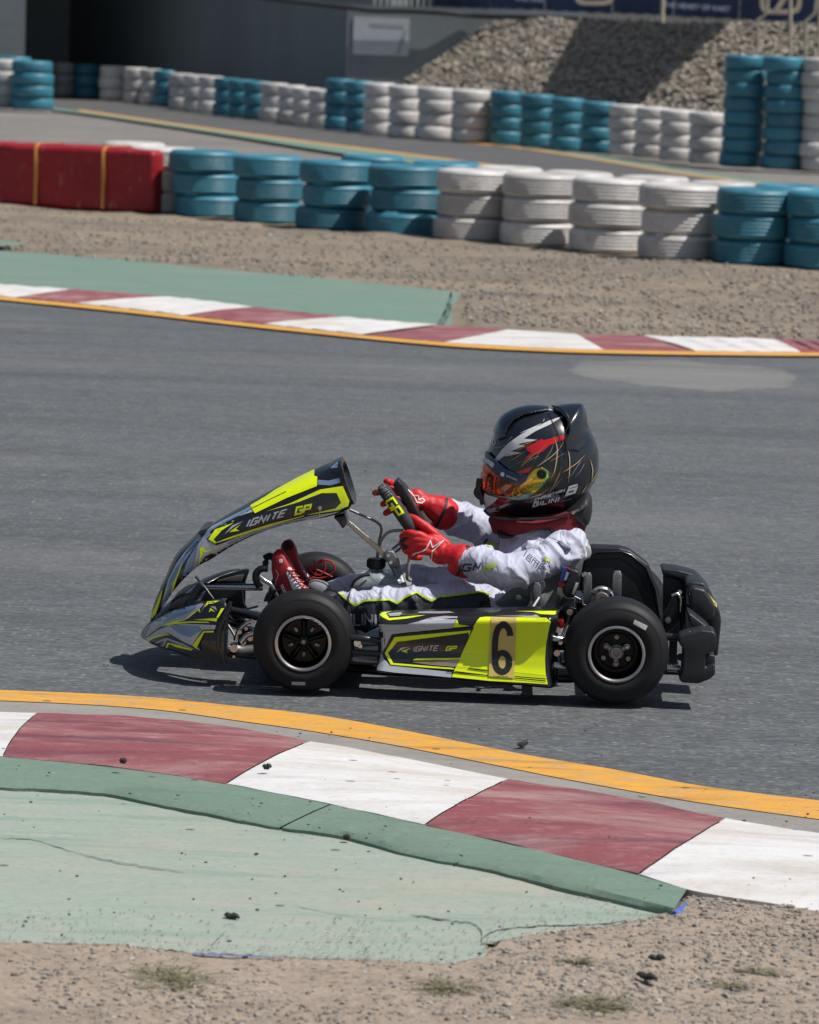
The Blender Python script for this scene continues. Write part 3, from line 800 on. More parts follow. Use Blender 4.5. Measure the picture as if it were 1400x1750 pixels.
# plateau on top
mesh('raised_ground', [emb(0, 1), emb(.25, 1), emb(.5, 1), emb(.75, 1), emb(1, 1), Vector((60, 60, 2.08)), Vector((60, 160, 2.08)), Vector((0, 140, 2.08)), Vector((0, 74, 2.08))], [(0, 1, 2, 3, 4, 5, 6, 7, 8)], M_gravel)['kind'] = 'structure'
M_rock = NT('embankment_rock'); t = M_rock
oi = t.n('ShaderNodeNewGeometry').outputs['Random Per Island']; oj = t.n('ShaderNodeObjectInfo').outputs['Random']
t.out(t.mix(t.noise(12), t.ramp(t.math('FRACT', t.math('ADD', oi, oj)), [(0, (0.34, 0.295, 0.235)), (0.5, (0.44, 0.38, 0.305)), (1, (0.56, 0.49, 0.405))]), (0.24, 0.215, 0.18)), 0.9)
t.bump(t.noise(25, 4), 0.5, 0.01); M_rock = t.m
rp = []
for _ in range(9500):
    s = random.random(); t_ = random.random()**.9*1.02
    rp.append((emb(s, t_)+Vector((-.03, -.02, .025)), random.uniform(.026, .050)*(1.25 if random.random() < .15 else 1)))
rp.sort(key=lambda q: -q[1])
vis = [q for q in rp if -1.5 < q[0].x < 6.2][:300]; sel = set(id(q) for q in vis)
o = scatter('rock', [q for q in rp if id(q) not in sel], M_rock, parent=e_o, flat=.75)
Vv, Ff = ico(); rmes = []
for k in range(6):
    me = bpy.data.meshes.new('rock'); me.from_pydata([tuple(v*(1+random.uniform(-.25, .25))) for v in Vv], [], Ff); me.materials.append(M_rock); rmes.append(me)
for p, s in vis:
    o = bpy.data.objects.new('rock', random.choice(rmes)); COL.objects.link(o); o.parent = e_o; o.location = p
    o.rotation_euler = (random.uniform(-.5, .5), random.uniform(-.5, .5), random.random()*6); o.scale = (s*1.4, s, s*.75)

# ------------------------------------------------------------------ fence with banners on the raised ground
M_ban = plain('navy_banner', (0.012, 0.035, 0.115), .55, var=.3, scale=1.2); M_tan = plain('banner_tan_print', (0.42, 0.36, 0.27), .6); M_banw = plain('banner_pale_print', (.30, .36, .46), .6)
M_picket = plain('white_picket', (.55, .54, .52), .6); M_black = plain('black_plastic', (0.018, 0.019, 0.021), .38, bump=.15, bscale=300, bdist=.0006)
fy = 74.2
fen = empty('banner_fence', (0, fy, 2.08)); tag(fen, 'white picket fence hung with navy sponsor banners above the rocks', 'fence')
def fpt(u, v, dy=0): return YP(u, v, fy+dy)-Vector((0, fy, 2.08))
x = fpt(640, 0).x; x1 = fpt(1420, 0).x
box('rail', ((x+x1)/2+0.5, .06, .42), (x1-x+1.5, .04, .04), M_picket, fen); box('rail', ((x+x1)/2+.5, .06, .14), (x1-x+1.5, .04, .035), M_picket, fen)
pk = None; xx = x
while xx < x1+.3:
    if pk is None: pk = box('picket', (0, 0, .34), (.045, .02, .62), M_picket, fen, bevel=.006); pk.location = (xx, .02, 0)
    else: inst(pk, (xx, .02, 0), parent=fen)
    xx += .118
for u0, u1, vb in ((742, 836, 11), (838, 930, 13), (932, 1045, 18), (1047, 1150, 22), (1152, 1262, 28), (1264, 1400, 33)):
    p0 = fpt(u0, vb); p1 = fpt(u1, vb+(u1-u0)*.04)
    V = []; Fc = []; n = 24
    for i in range(n+1):
        s = i/n; xx = p0.x+(p1.x-p0.x)*s; zb = p0.z+(p1.z-p0.z)*s
        for zt in (zb+.01*math.sin(s*25), 1.5):
            V.append((xx, -.05+.018*math.sin(s*19+u0), zt)); V.append((xx, -.044+.018*math.sin(s*19+u0), zt))
    for i in range(n):
        a = i*4; b = a+4; Fc += [(a, b, b+2, a+2), (a+1, a+3, b+3, b+1), (a, a+1, b+1, b), (a+2, b+2, b+3, a+3)]
    mesh('banner', V, Fc, M_ban, fen, True)
def ring2d(name, cu, cv, rw, rh, w, mat, dy):
    out = []; V = []; Fc = []; n = 32
    for i in range(n):
        a = 2*math.pi*i/n; c, s = math.cos(a), math.sin(a); e = .45
        X = abs(c)**e*(1 if c > 0 else -1); Z = abs(s)**e*(1 if s > 0 else -1)
        V.append(fpt(cu+X*rw, cv+Z*rh)+Vector((0, dy, 0))); V.append(fpt(cu+X*(rw-w), cv+Z*(rh-w))+Vector((0, dy, 0)))
    for i in range(n):
        a = 2*i; b = 2*((i+1) % n); Fc.append((a, b, b+1, a+1))
    mesh(name, V, Fc, mat, fen)
ring2d('banner_emblem', 1334, -8, 36, 32, 8, M_tan, -.082)
ring2d('banner_emblem', 1016, -20, 34, 29, 8, M_tan, -.082)
mesh('banner_emblem', [fpt(1322, 16)+Vector((0, -.085, 0)), fpt(1330, 20)+Vector((0, -.085, 0)), fpt(1362, -30)+Vector((0, -.085, 0)), fpt(1354, -34)+Vector((0, -.085, 0))], [(0, 1, 2, 3)], M_tan, fen)
def font_text(name, s, size, mat, parent, loc, rot=(math.pi/2, 0, 0), shear=0.0, off=0.0, ext=0.0, xs=1.0):
    cu = bpy.data.curves.new(name, 'FONT'); cu.body = s; cu.size = size; cu.shear = shear; cu.offset = off; cu.extrude = ext; cu.align_x = 'CENTER'; cu.resolution_u = 4
    ob = bpy.data.objects.new(name, cu); COL.objects.link(ob)
    dg = bpy.context.evaluated_depsgraph_get(); me = bpy.data.meshes.new_from_object(ob.evaluated_get(dg)); bpy.data.objects.remove(ob); bpy.data.curves.remove(cu)
    o = bpy.data.objects.new(name, me); COL.objects.link(o); me.materials.clear(); me.materials.append(mat); o.parent = parent; o.location = loc; o.rotation_euler = rot; o.scale = (xs, 1, 1)
    return o
p = fpt(1190, 12); font_text('banner_lettering', 'THE HEART OF KART', .135, M_banw, fen, (p.x, -.078, p.z-.04), off=.004, rot=(math.pi/2, .035, 0))
p = fpt(905, 0); font_text('banner_lettering', 'KARTING', .13, M_banw, fen, (p.x, -.078, p.z-.02), off=.004, rot=(math.pi/2, .035, 0))
# cable along the crest
cp = []
for u, v in ((420, -8), (500, 2), (590, 12), (640, 18), (700, 19), (760, 22), (830, 28), (880, 29), (960, 31), (1030, 36), (1100, 41), (1180, 44), (1260, 44), (1330, 52), (1420, 55), (1520, 60)):
    cp.append(YP(u, v, 72.45 if u < 860 else 71.8-(u-860)*.012))
o = tube('cable', cp, .045, M_black, seg=8, nsub=5); tag(o, 'thick black cable sagging along the top of the concrete wall and rocks', 'cable')
cp = [YP(u, v, 66-(u-1180)*.01) for u, v in ((1165, 47), (1190, 56), (1225, 62), (1262, 58), (1300, 52))]
o = tube('cable', cp, .012, M_black, seg=6, nsub=4); tag(o, 'thin black cable looping down over the top of the rocks', 'cable')
# beige tube frame behind tall tyre columns
M_beige = plain('beige_painted_tube', (.45, .40, .32), .5)
tf = empty('tube_frame'); tag(tf, 'beige bent tube frame standing on the rocks behind the tall tyre columns', 'tube frame')
for pts in ([(1295, 92), (1295, 34), (1312, 22), (1312, -40)], [(1351, 95), (1351, -40)], [(1377, 92), (1377, 36), (1393, 22), (1400, -30)], [(1400, 92), (1401, -40)]):
    tube('tube', [YP(u, v, 59.0) for u, v in pts], .028, M_beige, tf, seg=8)
# unseen roof added above the fence to throw the diagonal shadow over the rocks
def upto(p, z): return p+SUN*((z-p.z)/SUN.z)
can = empty('shadow_canopy'); tag(can, 'unseen flat roof on posts added to throw shade over the rocks', 'shadow_canopy')
def embpx(u, v):
    d = ray(u, v); best = BV_e.ray_cast(CAM, d.normalized()); return best[0]
BV_e = BVHTree.FromPolygons([tuple(v) for v in V_emb], F_emb) if False else BVHTree.FromPolygons([tuple(v.co) for v in e_o.data.vertices], [tuple(p.vertices) for p in e_o.data.polygons])
cps = [embpx(u, v) for u, v in ((985, 52), (1225, 62), (1108, 168), (928, 158))]
cps = [upto(p, 4.6) for p in cps if p is not None]
print('shadow_canopy', [tuple(round(c, 1) for c in p) for p in cps])
if len(cps) == 4:
    lo = cps[3]+(cps[3]-cps[0])*.5; lo2 = cps[2]+(cps[2]-cps[1])*.5
    pp = [cps[0]+(cps[0]-cps[3])*.4, cps[1]+(cps[1]-cps[2])*.4, lo2, lo]
    prism('roof', [(p.x, p.y) for p in pp], 4.6, 4.68, M_beige, can)
    for p in (pp[0], pp[1]): tube('post', [Vector((p.x, p.y, 2.0)), Vector((p.x, p.y, 4.6))], .04, M_beige, can, seg=8)
# ==================================================================== the kart
YAW = math.radians(-1.3)
kx = Vector((math.cos(YAW), math.sin(YAW), 0)); ky = Vector((-math.sin(YAW), math.cos(YAW), 0))
KO = G(785, 1197); KO.z = 0
KM4 = Matrix((kx, ky, Vector((0, 0, 1)))).transposed().to_4x4(); KM4.translation = KO; KI = KM4.inverted()
CL = KI@CAM
def L(u, v, y):
    """kart-frame point seen at photo pixel (u, v) on the kart plane y (y = metres in from the near wheel faces)"""
    d = KI.to_3x3()@ray(u, v); return CL+d*((y-CL.y)/d.y)
def pj(p):
    w = KM4@Vector(p)-CAM; f = w.dot(cF); return (700+FPX*w.dot(cR)/f, 875-FPX*w.dot(cU)/f)
kart = empty('go_kart', KO, YAW)
tag(kart, 'small black racing kart with fluorescent yellow and silver bodywork numbered 6', 'go-kart')

# ---- materials
M_tyre = NT('slick_rubber'); t = M_tyre
n1 = t.noise(3, 4); c = t.mix(t.ramp(n1, [(.3, 0), (.7, 1)]), (.008, .0085, .0095), (.015, .015, .0165))
c = t.mix(t.ramp(t.noise(26, 5, .7), [(.6, 0), (.8, .5)]), c, (.035, .033, .03))
t.out(c, .58, Specular_IOR_Level=.3); t.bump(t.noise(180, 3), .15, .001); M_tyre = t.m
M_blk = plain('black_gloss_plastic', (.010, .011, .013), .28, coat=.3); M_blks = plain('black_satin_plastic', (.009, .010, .012), .42, bump=.12, bscale=260, bdist=.0006)
M_bump = plain('bumper_plastic', (.016, .018, .021), .45, bump=.15, bscale=300, bdist=.0006, var=.2)
M_chrome = plain('chromed_steel', (.50, .50, .50), .24, metal=1.0, var=.08); M_steel = plain('brushed_steel', (.28, .28, .29), .55, metal=1.0)
M_frame = plain('black_frame_paint', (.03, .032, .036), .3, metal=.4); M_alu = plain('machined_aluminium', (.42, .42, .42), .42, metal=1.0)
M_anod = plain('anodised_black', (.012, .012, .013), .3, metal=.7); M_lip = plain('machined_rim_lip', (.50, .47, .45), .30, metal=.85)
M_titan = plain('bronze_magnesium', (.34, .29, .25), .45, metal=.6); M_redan = plain('red_anodised', (.35, .01, .012), .3, metal=.6)
M_neon = plain('neon_yellow_vinyl', (.80, .94, .0), .30, var=.03, coat=.4); M_silver = plain('silver_foil_vinyl', (.50, .53, .58), .28, metal=.25, var=.08, coat=.3)
M_lilac = plain('pale_silver_vinyl', (.42, .42, .50), .3, metal=.25, var=.05, coat=.3)
M_blue = plain('steel_blue_vinyl', (.19, .29, .43), .26, metal=.2, coat=.3); M_vblk = plain('black_vinyl', (.012, .012, .014), .3, coat=.4)
M_gold = plain('number_plate_yellow', (.60, .46, .13), .42, var=.05); M_numb = plain('number_black', (.012, .012, .012), .5)
M_carb = NT('carbon_print'); t = M_carb
ck = t.n('ShaderNodeTexChecker', Scale=330.0, Color1=(.008, .008, .009, 1), Color2=(.03, .03, .034, 1)); t.set(ck.inputs['Vector'], t.co()); t.out(ck.outputs[0], .3, Coat_Weight=.4); M_carb = t.m
M_seat = plain('fibreglass_seat', (.16, .17, .16), .3, var=.2, scale=14, coat=.3); M_lipseat = plain('seat_edge_fibreglass', (.42, .44, .41), .3, var=.1)
M_tank = plain('translucent_tank_plastic', (.42, .48, .47), .28, var=.12, scale=12); M_tank.node_tree.nodes['Principled BSDF'].inputs['Transmission Weight'].default_value = .25
M_clear = plain('pale_bracket_steel', (.42, .39, .34), .38, metal=.8)
M_hose = plain('clear_fuel_hose', (.34, .33, .27), .3)
M_lab = plain('tyre_barcode_label', (.42, .42, .40), .6)

# ---- helper geometry in the kart frame
def inflate(name, outline, yc, W, mat, parent, n=10, p=1.0, nsub=4, center=None, sq=1.0, world=False):
    """closed rounded body from an outline traced at plane yc; W = half depth"""
    O = [L(u, v, yc) for u, v in outline]
    S = [Vector(q) for q in spline([list(o) for o in O], nsub, True)] if nsub > 1 else O
    c = L(*center, yc) if center else sum(S, Vector())/len(S); m_ = len(S)
    V = []; Fc = []
    V.append(c+Vector((0, -W, 0)))
    for j in range(1, 2*n):
        ph = math.pi*(j/(2*n)-.5); k = abs(math.cos(ph))**p; y = W*(abs(math.sin(ph))**sq)*(1 if ph > 0 else -1)
        for q in S: V.append(Vector((c.x+(q.x-c.x)*k, yc+y, c.z+(q.z-c.z)*k)))
    V.append(c+Vector((0, W, 0)))
    for i in range(m_):
        Fc.append((0, 1+(i+1) % m_, 1+i))
        b = 1+(2*n-2)*m_; Fc.append((len(V)-1, b+i, b+(i+1) % m_))
    for j in range(2*n-2):
        for i in range(m_):
            a = 1+j*m_; b = a+m_; i2 = (i+1) % m_; Fc.append((a+i, a+i2, b+i2, b+i))
    bm = bmesh.new(); vs = [bm.verts.new(v) for v in V]
    for f in Fc: bm.faces.new([vs[q] for q in f])
    return frombm(name, bm, mat, parent, True)
def extr(name, poly, y0, y1, mat, parent=kart, bevel=.004, segs=3, nsub=0, taper=None):
    """solid from an outline traced at plane y0, extruded to y1"""
    O = [L(u, v, y0) for u, v in poly]
    if nsub: O = [Vector(q) for q in spline([list(o) for o in O], nsub, True)]
    m_ = len(O); bm = bmesh.new()
    c = sum(O, Vector())/m_; k = taper or 1.0
    a = [bm.verts.new(o) for o in O]; b = [bm.verts.new(Vector((c.x+(o.x-c.x)*k, y1, c.z+(o.z-c.z)*k))) for o in O]
    bm.faces.new(a); bm.faces.new(list(reversed(b)))
    for i in range(m_): bm.faces.new((a[i], b[i], b[(i+1) % m_], a[(i+1) % m_]))
    bmesh.ops.recalc_face_normals(bm, faces=bm.faces)
    if bevel: bmesh.ops.bevel(bm, geom=list(bm.edges), offset=bevel, segments=segs, affect='EDGES', profile=.5, clamp_overlap=True)
    return frombm(name, bm, mat, parent, True, 35)
def T(name, pts, r, mat, parent=kart, seg=10, nsub=0): return tube(name, [L(*p) for p in pts], r, mat, parent, seg, nsub=nsub)
def bolt(u, v, y, r, mat=None, parent=kart, h=.006, name='bolt', seg=12):
    c = L(u, v, y); o = lathe(name, [(0, -h), (r*.45, -h), (r*.5, -h*.7), (r*.95, -h*.7), (r, -h*.4), (r, h*.5), (0, h*.5)], mat or M_chrome, parent, seg=seg, center=c); return o
def bvh_of(*obs):
    V = []; Fc = []
    for o in obs:
        b = len(V); V += [tuple(v.co) for v in o.data.vertices]; Fc += [tuple(i+b for i in p.vertices) for p in o.data.polygons]
    return BVHTree.FromPolygons(V, Fc)

def decal(name, polys, bvh, mat, parent, layer=1, g=7.0, pre=None, maxd=None):
    """vinyl sticker: photo-plane polygons cut fine and wrapped onto the surface they sit on"""
    bm = bmesh.new()
    for poly in polys:
        if pre: vs2, tris = poly, pre
        else:
            vs2 = poly; tris = geometry.tessellate_polygon([[Vector((u, v, 0)) for u, v in poly]])
        vs = [bm.verts.new((u, v, 0)) for u, v in vs2]
        for tr in tris:
            try: bm.faces.new([vs[q] for q in tr])
            except ValueError: pass
    us = [v.co.x for v in bm.verts]; ws = [v.co.y for v in bm.verts]
    if not us: bm.free(); return None
    k = math.floor(min(us)/g)*g+g
    while k < max(us):
        bmesh.ops.bisect_plane(bm, geom=bm.verts[:]+bm.edges[:]+bm.faces[:], plane_co=(k, 0, 0), plane_no=(1, 0, 0)); k += g
    k = math.floor(min(ws)/g)*g+g
    while k < max(ws):
        bmesh.ops.bisect_plane(bm, geom=bm.verts[:]+bm.edges[:]+bm.faces[:], plane_co=(0, k, 0), plane_no=(0, 1, 0)); k += g
    dead = []; off = .00075*layer
    for v in bm.verts:
        d = (KI.to_3x3()@ray(v.co.x, v.co.y)).normalized()
        h = bvh.ray_cast(CL, d)
        if h[0] is None:
            q = bvh.find_nearest(L(v.co.x, v.co.y, .1)) if False else (None,)
            dead.append(v); continue
        n = h[1] if h[1].dot(d) < 0 else -h[1]
        v.co = h[0]-d*off*0.6+n*off*.8
        v.normal = n
    bmesh.ops.delete(bm, geom=dead, context='VERTS')
    if maxd:
        bad = [e for e in bm.edges if e.calc_length() > maxd]
        bmesh.ops.delete(bm, geom=bad, context='EDGES_FACES') if bad else None
    me = bpy.data.meshes.new(name); bm.to_mesh(me); bm.free()
    if not me.polygons: return None
    o = bpy.data.objects.new(name, me); COL.objects.link(o); me.materials.append(mat); o.parent = parent
    # face towards the camera side and shade smooth
    me.update(); 
    if sum(p.normal.dot((CL-Vector(p.center))) > 0 for p in me.polygons) < len(me.polygons)/2: me.flip_normals()
    for p in me.polygons: p.use_smooth = True
    if len(polys) == 1 and pre is None: split_islands(o)
    return o
def split_islands(o):
    me = o.data; par = list(range(len(me.vertices)))
    def f(a):
        while par[a] != a: par[a] = par[par[a]]; a = par[a]
        return a
    for e in me.edges: par[f(e.vertices[0])] = f(e.vertices[1])
    grp = {}
    for p in me.polygons: grp.setdefault(f(p.vertices[0]), []).append(p.index)
    if len(grp) < 2: return
    gs = sorted(grp.values(), key=len, reverse=True)
    for k, g_ in enumerate(gs):
        if k and len(g_) < 4: continue
        ids = {}; V = []; Fc = []
        for pi in g_:
            fc = []
            for vi in me.polygons[pi].vertices:
                if vi not in ids: ids[vi] = len(V); V.append(me.vertices[vi].co.copy())
                fc.append(ids[vi])
            Fc.append(fc)
        m2 = bpy.data.meshes.new(me.name); m2.from_pydata([tuple(v) for v in V], [], Fc); m2.materials.append(me.materials[0])
        for p in m2.polygons: p.use_smooth = True
        if k == 0: new0 = m2
        else:
            o2 = bpy.data.objects.new(o.name.split('.')[0], m2); COL.objects.link(o2); o2.parent = o.parent
    o.data = new0
def zc(ox, oy, s): return lambda pts: [(ox+x/s, oy+y/s) for x, y in pts]
def stripe(pts, w, w1=None, closed=False):
    """mitred ribbon polygon(s) round a polyline; returns list of quads"""
    P = [Vector(p) for p in pts]; n = len(P); Lf = []; Rt = []
    w1 = w if w1 is None else w1
    for i in range(n):
        a = (P[i]-P[i-1]).normalized() if i > 0 else (P[1]-P[0]).normalized()
        b = (P[i+1]-P[i]).normalized() if i < n-1 else a
        m_ = (a+b); m_ = m_.normalized() if m_.length > 1e-4 else a
        nn = Vector((-m_.y, m_.x)); k = 1/max(.4, abs(nn.dot(Vector((-a.y, a.x)))))
        ww = (w+(w1-w)*i/(n-1))*.5*k
        Lf.append(P[i]+nn*ww); Rt.append(P[i]-nn*ww)
    return [[tuple(Lf[i]), tuple(Lf[i+1]), tuple(Rt[i+1]), tuple(Rt[i])] for i in range(n-1)]
GLY = {'I': ([[(0.5, 0), (0.5, 1)]], .30), 'G': ([[(1, 1), (0, 1), (0, 0), (1, 0), (1, .5), (.5, .5)]], 1), 'N': ([[(0, 0), (0, 1), (1, 0), (1, 1)]], 1), 'T': ([[(0, 1), (1, 1)], [(.5, .9), (.5, 0)]], 1),
       'E': ([[(1, 1), (0, 1), (0, 0), (1, 0)], [(.12, .5), (.9, .5)]], .95), 'P': ([[(0, 0), (0, 1), (1, 1), (1, .45), (.14, .45)]], 1), '6': ([[(1, 1), (0, 1), (0, 0), (1, 0), (1, .55), (.14, .55)]], 1),
       'C': ([[(1, 1), (0, 1), (0, 0), (1, 0)]], .9), 'H': ([[(0, 0), (0, 1)], [(1, 0), (1, 1)], [(.12, .5), (.88, .5)]], 1), 'R': ([[(0, 0), (0, 1), (1, 1), (1, .5), (.14, .5)], [(.5, .42), (1, 0)]], 1),
       'S': ([[(1, 1), (0, 1), (0, .5), (1, .5), (1, 0), (0, 0)]], .95), 'A': ([[(0, 0), (0, 1), (1, 1), (1, 0)], [(.12, .42), (.88, .42)]], 1), 'L': ([[(0, 1), (0, 0), (1, 0)]], .85),
       'a': ([[(.05, .72), (1, .72), (1, 0), (0, 0), (0, .38), (.88, .38)]], .9), 'm': ([[(0, 0), (0, .72), (1.4, .72), (1.4, 0)], [(.7, .62), (.7, 0)]], 1.4), 'e': ([[(1, .0), (0, 0), (0, .72), (1, .72), (1, .36), (.12, .36)]], .9),
       'i': ([[(.5, 0), (.5, .72)], [(.5, .88), (.5, 1.02)]], .25), 's': ([[(1, .72), (0, .72), (0, .36), (1, .36), (1, 0), (0, 0)]], .85), 'p': ([[(0, -.3), (0, .72), (1, .72), (1, 0), (.12, 0)]], .9), 'o': ([[(0, .1), (0, .72), (1, .72), (1, 0), (0, 0), (0, .12)]], .9), ' ': ([], .5),
       'D': ([[(0, .1), (0, 1), (.8, 1), (1, .8), (1, .2), (.8, 0), (0, 0), (0, .12)]], 1), 'V': ([[(0, 1), (.5, 0), (1, 1)]], 1)}
def strokes(s, org, xd, yd, w, gap=.32, aspect=1.0):
    """techno lettering as ribbon quads in photo pixels; xd, yd = pixel vectors for one glyph width / cap height"""
    out = []; x = 0.0; xd = Vector(xd); yd = Vector(yd); o = Vector(org)
    for ch in s:
        gl, adv = GLY[ch]
        for st in gl:
            pts = [o+xd*(x+(px_ if ch != 'I' and ch != 'i' else adv*.5))+yd*py_ for px_, py_ in st]
            out += stripe(pts, w)
        x += adv+gap
    return out
def font_polys(s, org, xd, yd, off=0.0):
    """Blender's built-in face mapped to photo pixels: (verts2d, tris)"""
    cu = bpy.data.curves.new('t', 'FONT'); cu.body = s; cu.size = 1.0; cu.offset = off; cu.resolution_u = 6
    ob = bpy.data.objects.new('t', cu); COL.objects.link(ob); dg = bpy.context.evaluated_depsgraph_get(); me = bpy.data.meshes.new_from_object(ob.evaluated_get(dg))
    bpy.data.objects.remove(ob); bpy.data.curves.remove(cu)
    xs = [v.co.x for v in me.vertices]; ys = [v.co.y for v in me.vertices]; x0, x1, y0, y1 = min(xs), max(xs), min(ys), max(ys)
    o = Vector(org); xd = Vector(xd); yd = Vector(yd)
    V = [tuple(o+xd*((v.co.x-x0)/(x1-x0))+yd*((v.co.y-y0)/(y1-y0))) for v in me.vertices]; F_ = [tuple(p.vertices) for p in me.polygons]
    bpy.data.meshes.remove(me); return V, F_

# ---- wheels
def wheel(u, v, y0, width, R_, kind, far=False):
    """part wheel (the rim shell) > tyre, rim_lip, hub, tyre_label. outer face at plane y0, body extends inwards"""
    c = L(u, v, y0); c = Vector((c.x, y0, R_)); sgn = -1 if far else 1
    rb = .071 if kind == 'front' else .072
    def Y(prof): return [(r, sgn*h) for r, h in prof]
    w = width
    w_o = lathe('wheel', Y([(rb, .006), (rb-.004, .012), (rb-.006, .03), (rb-.008, .055), (.058, .060), (.030, .062), (.016, .058)] if not far else [(rb, .006), (rb-.006, .03), (.05, .045), (.02, .045)]), M_anod, kart, seg=48, center=c)
    w_b = lathe('rim_barrel', Y([(rb-.004, w-.01), (rb-.010, w-.03), (rb-.010, .057)]), M_anod, w_o, seg=40, center=c)
    lathe('rim_lip', Y([(rb-.004, .008), (rb-.0035, .0015), (rb, -.001), (rb+.004, .0005), (rb+.0055, .006)]), M_lip, w_o, seg=64, center=c)
    s1 = R_-.012
    prof = [(rb+.004, .007), (rb+.010, .0015), (rb+.022, -.002), (s1-.026, -.001), (s1-.012, .004), (s1-.010, .0052), (s1-.0085, .0050), (s1-.003, .0095), (R_-.0045, .018), (R_-.0015, .028), (R_, .042), (R_, w-.042), (R_-.0015, w-.028), (R_-.0045, w-.018), (s1-.003, w-.0095), (s1-.012, w-.004), (rb+.022, w+.002), (rb+.004, w-.007), (rb-.002, w-.012), (rb-.002, .012)]
    lathe('tyre', Y(prof), M_tyre, w_o, seg=96, closed=True, center=c, sharp=60)
    return w_o, c
wf, cf = wheel(518, 1098, 0.0, .115, .1365, 'front')
wr, cr = wheel(1054, 1122, 0.0, .150, .1400, 'rear')
wff, cff = wheel(541, 1010, .865, .115, .1365, 'front', True)
wrf, crf = wheel(1060, 1020, .895, .150, .1400, 'rear', True)
# inner faces of the far wheels are what is seen: brake disc side
def disc(c, y, r0, r1, th, mat, parent, name='brake_disc'): return lathe(name, [(r0, y), (r1, y), (r1, y+th), (r0, y+th)], mat, parent, seg=48, closed=True, center=Vector((c.x, 0, c.z)))
disc(cff, .735, .02, .060, .004, M_alu, wff); disc(cff, .745, .045, .068, .003, M_lip, wff, 'inner_lip')
# front near hub: dark spoked centre with silver nut
def hubf(c, w_o):
    lathe('hub', [(0, .030), (.0065, .030), (.0085, .032), (.0100, .036), (.012, .040), (.016, .046), (.017, .058)], M_alu, w_o, seg=24, center=c)
    lathe('axle_nut', [(0, .026), (.0055, .026), (.0072, .0285), (.0072, .034), (.0, .034)], M_steel, w_o, seg=6, center=c)
    for k in range(5):
        a = k*2*math.pi/5+.35
        r_ = Vector((math.cos(a), 0, math.sin(a))); p0 = c+r_*.016+Vector((0, .046, 0)); p1 = c+r_*.052+Vector((0, .052, 0))
        tube('spoke', [p0, (p0+p1)/2+Vector((0, -.003, 0)), p1], [.0075, .006, .009], M_anod, w_o, seg=8)
        a2 = a+.62; q = c+Vector((math.cos(a2)*.037, .054, math.sin(a2)*.037))
        box('caliper_bolt' if k % 2 else 'steel_lug', q, (.015, .010, .009), M_steel if k in (0, 2, 3) else M_titan, w_o, rot=Matrix.Rotation(-a2, 3, 'Y'), bevel=.003)
hubf(cf, wf)
def hubr(c, w_o):
    lathe('hub', [(.0105, .024), (.0145, .024), (.0165, .027), (.0165, .034), (.020, .036), (.020, .060)], M_titan, w_o, seg=32, center=c)
    lathe('axle_end', [(.0, .034), (.0095, .034), (.0105, .026), (.0118, .026), (.0118, .04)], M_steel, w_o, seg=24, center=c)
    for k in range(3):
        a = k*2*math.pi/3+math.radians(-90)
        r_ = Vector((math.cos(a), 0, math.sin(a))); p0 = c+r_*.014+Vector((0, .036, 0)); p1 = c+r_*.0315+Vector((0, .040, 0))
        tube('hub_arm', [p0, p1], [.0085, .0075], M_titan, w_o, seg=10)
        lathe('wheel_stud', [(0, .026), (.004, .026), (.0052, .029), (.0052, .034), (.0078, .035), (.0078, .044)], M_chrome if k == 1 else M_titan, w_o, seg=12, center=c+r_*.0315)
    for k in range(3):
        a = k*2*math.pi/3+math.radians(-30)
        q = c+Vector((math.cos(a)*.038, .052, math.sin(a)*.038)); lathe('rim_hole', [(0, -.001), (.0062, -.001), (.0072, .002), (.0072, .008)], M_titan, w_o, seg=12, center=q)
    lathe('rim_step', [(.046, .058), (.0475, .052), (.049, .052), (.0505, .058)], M_anod, w_o, seg=40, center=c)
hubr(cr, wr)
def tyre_label(w_ch, px, w_o):
    tyo = [o for o in w_o.children if o.name.startswith('tyre')][0]
    decal('tyre_label', [px], bvh_of(tyo), M_lab, w_o, 1, 5)
tyre_label(None, [(499, 1165), (522, 1165.5), (521.5, 1171), (498.5, 1170.5)], wf)
tyre_label(None, [(1085, 1059), (1107, 1069.5), (1103.5, 1077.5), (1082, 1066)], wr)

# ---- chassis
fl = extr('floor_tray', [(440, 1122), (640, 1134), (640, 1137), (440, 1126)], .14, .76, M_blks, bevel=0)
for y in (.16, .72):
    z = .045
    tube('frame_rail', [Vector((cf.x-.10, y+.08*(1 if y < .4 else -1), z+.01)), Vector((cf.x+.06, y+.08*(1 if y < .4 else -1), z)), Vector((cf.x+.22, y, z)), Vector((cr.x-.12, y, z)), Vector((cr.x-.04, y+.02, z+.03)), Vector((cr.x+.16, y+.02, z+.03))], .014, M_frame, kart, nsub=4)
tube('cross_tube', [Vector((cf.x+.03, .13, .075)), Vector((cf.x+.03, .75, .075))], .013, M_frame, kart)
tube('cross_tube', [Vector((cr.x-.2, .16, .045)), Vector((cr.x-.2, .72, .045))], .013, M_frame, kart)
tube('rear_axle', [Vector((cr.x, .03, .14)), Vector((cr.x, .87, .14))], .0125, M_steel, kart)
T('pod_bar', [(600, 1090, .02), (628, 1092, .02), (664, 1098, .05)], .0085, M_frame, nsub=3); T('pod_bar', [(598, 1113, .03), (640, 1117, .03), (680, 1120, .05)], .0085, M_frame, nsub=3)
T('pod_bar', [(604, 1127, .06), (660, 1132, .06)], .007, M_steel)
T('tie_rod', [(560, 1098, .2), (622, 1101, .15), (650, 1100, .15)], .0055, M_steel)
bolt(611, 1099, .02, .010); bolt(616, 1104, .02, .006)
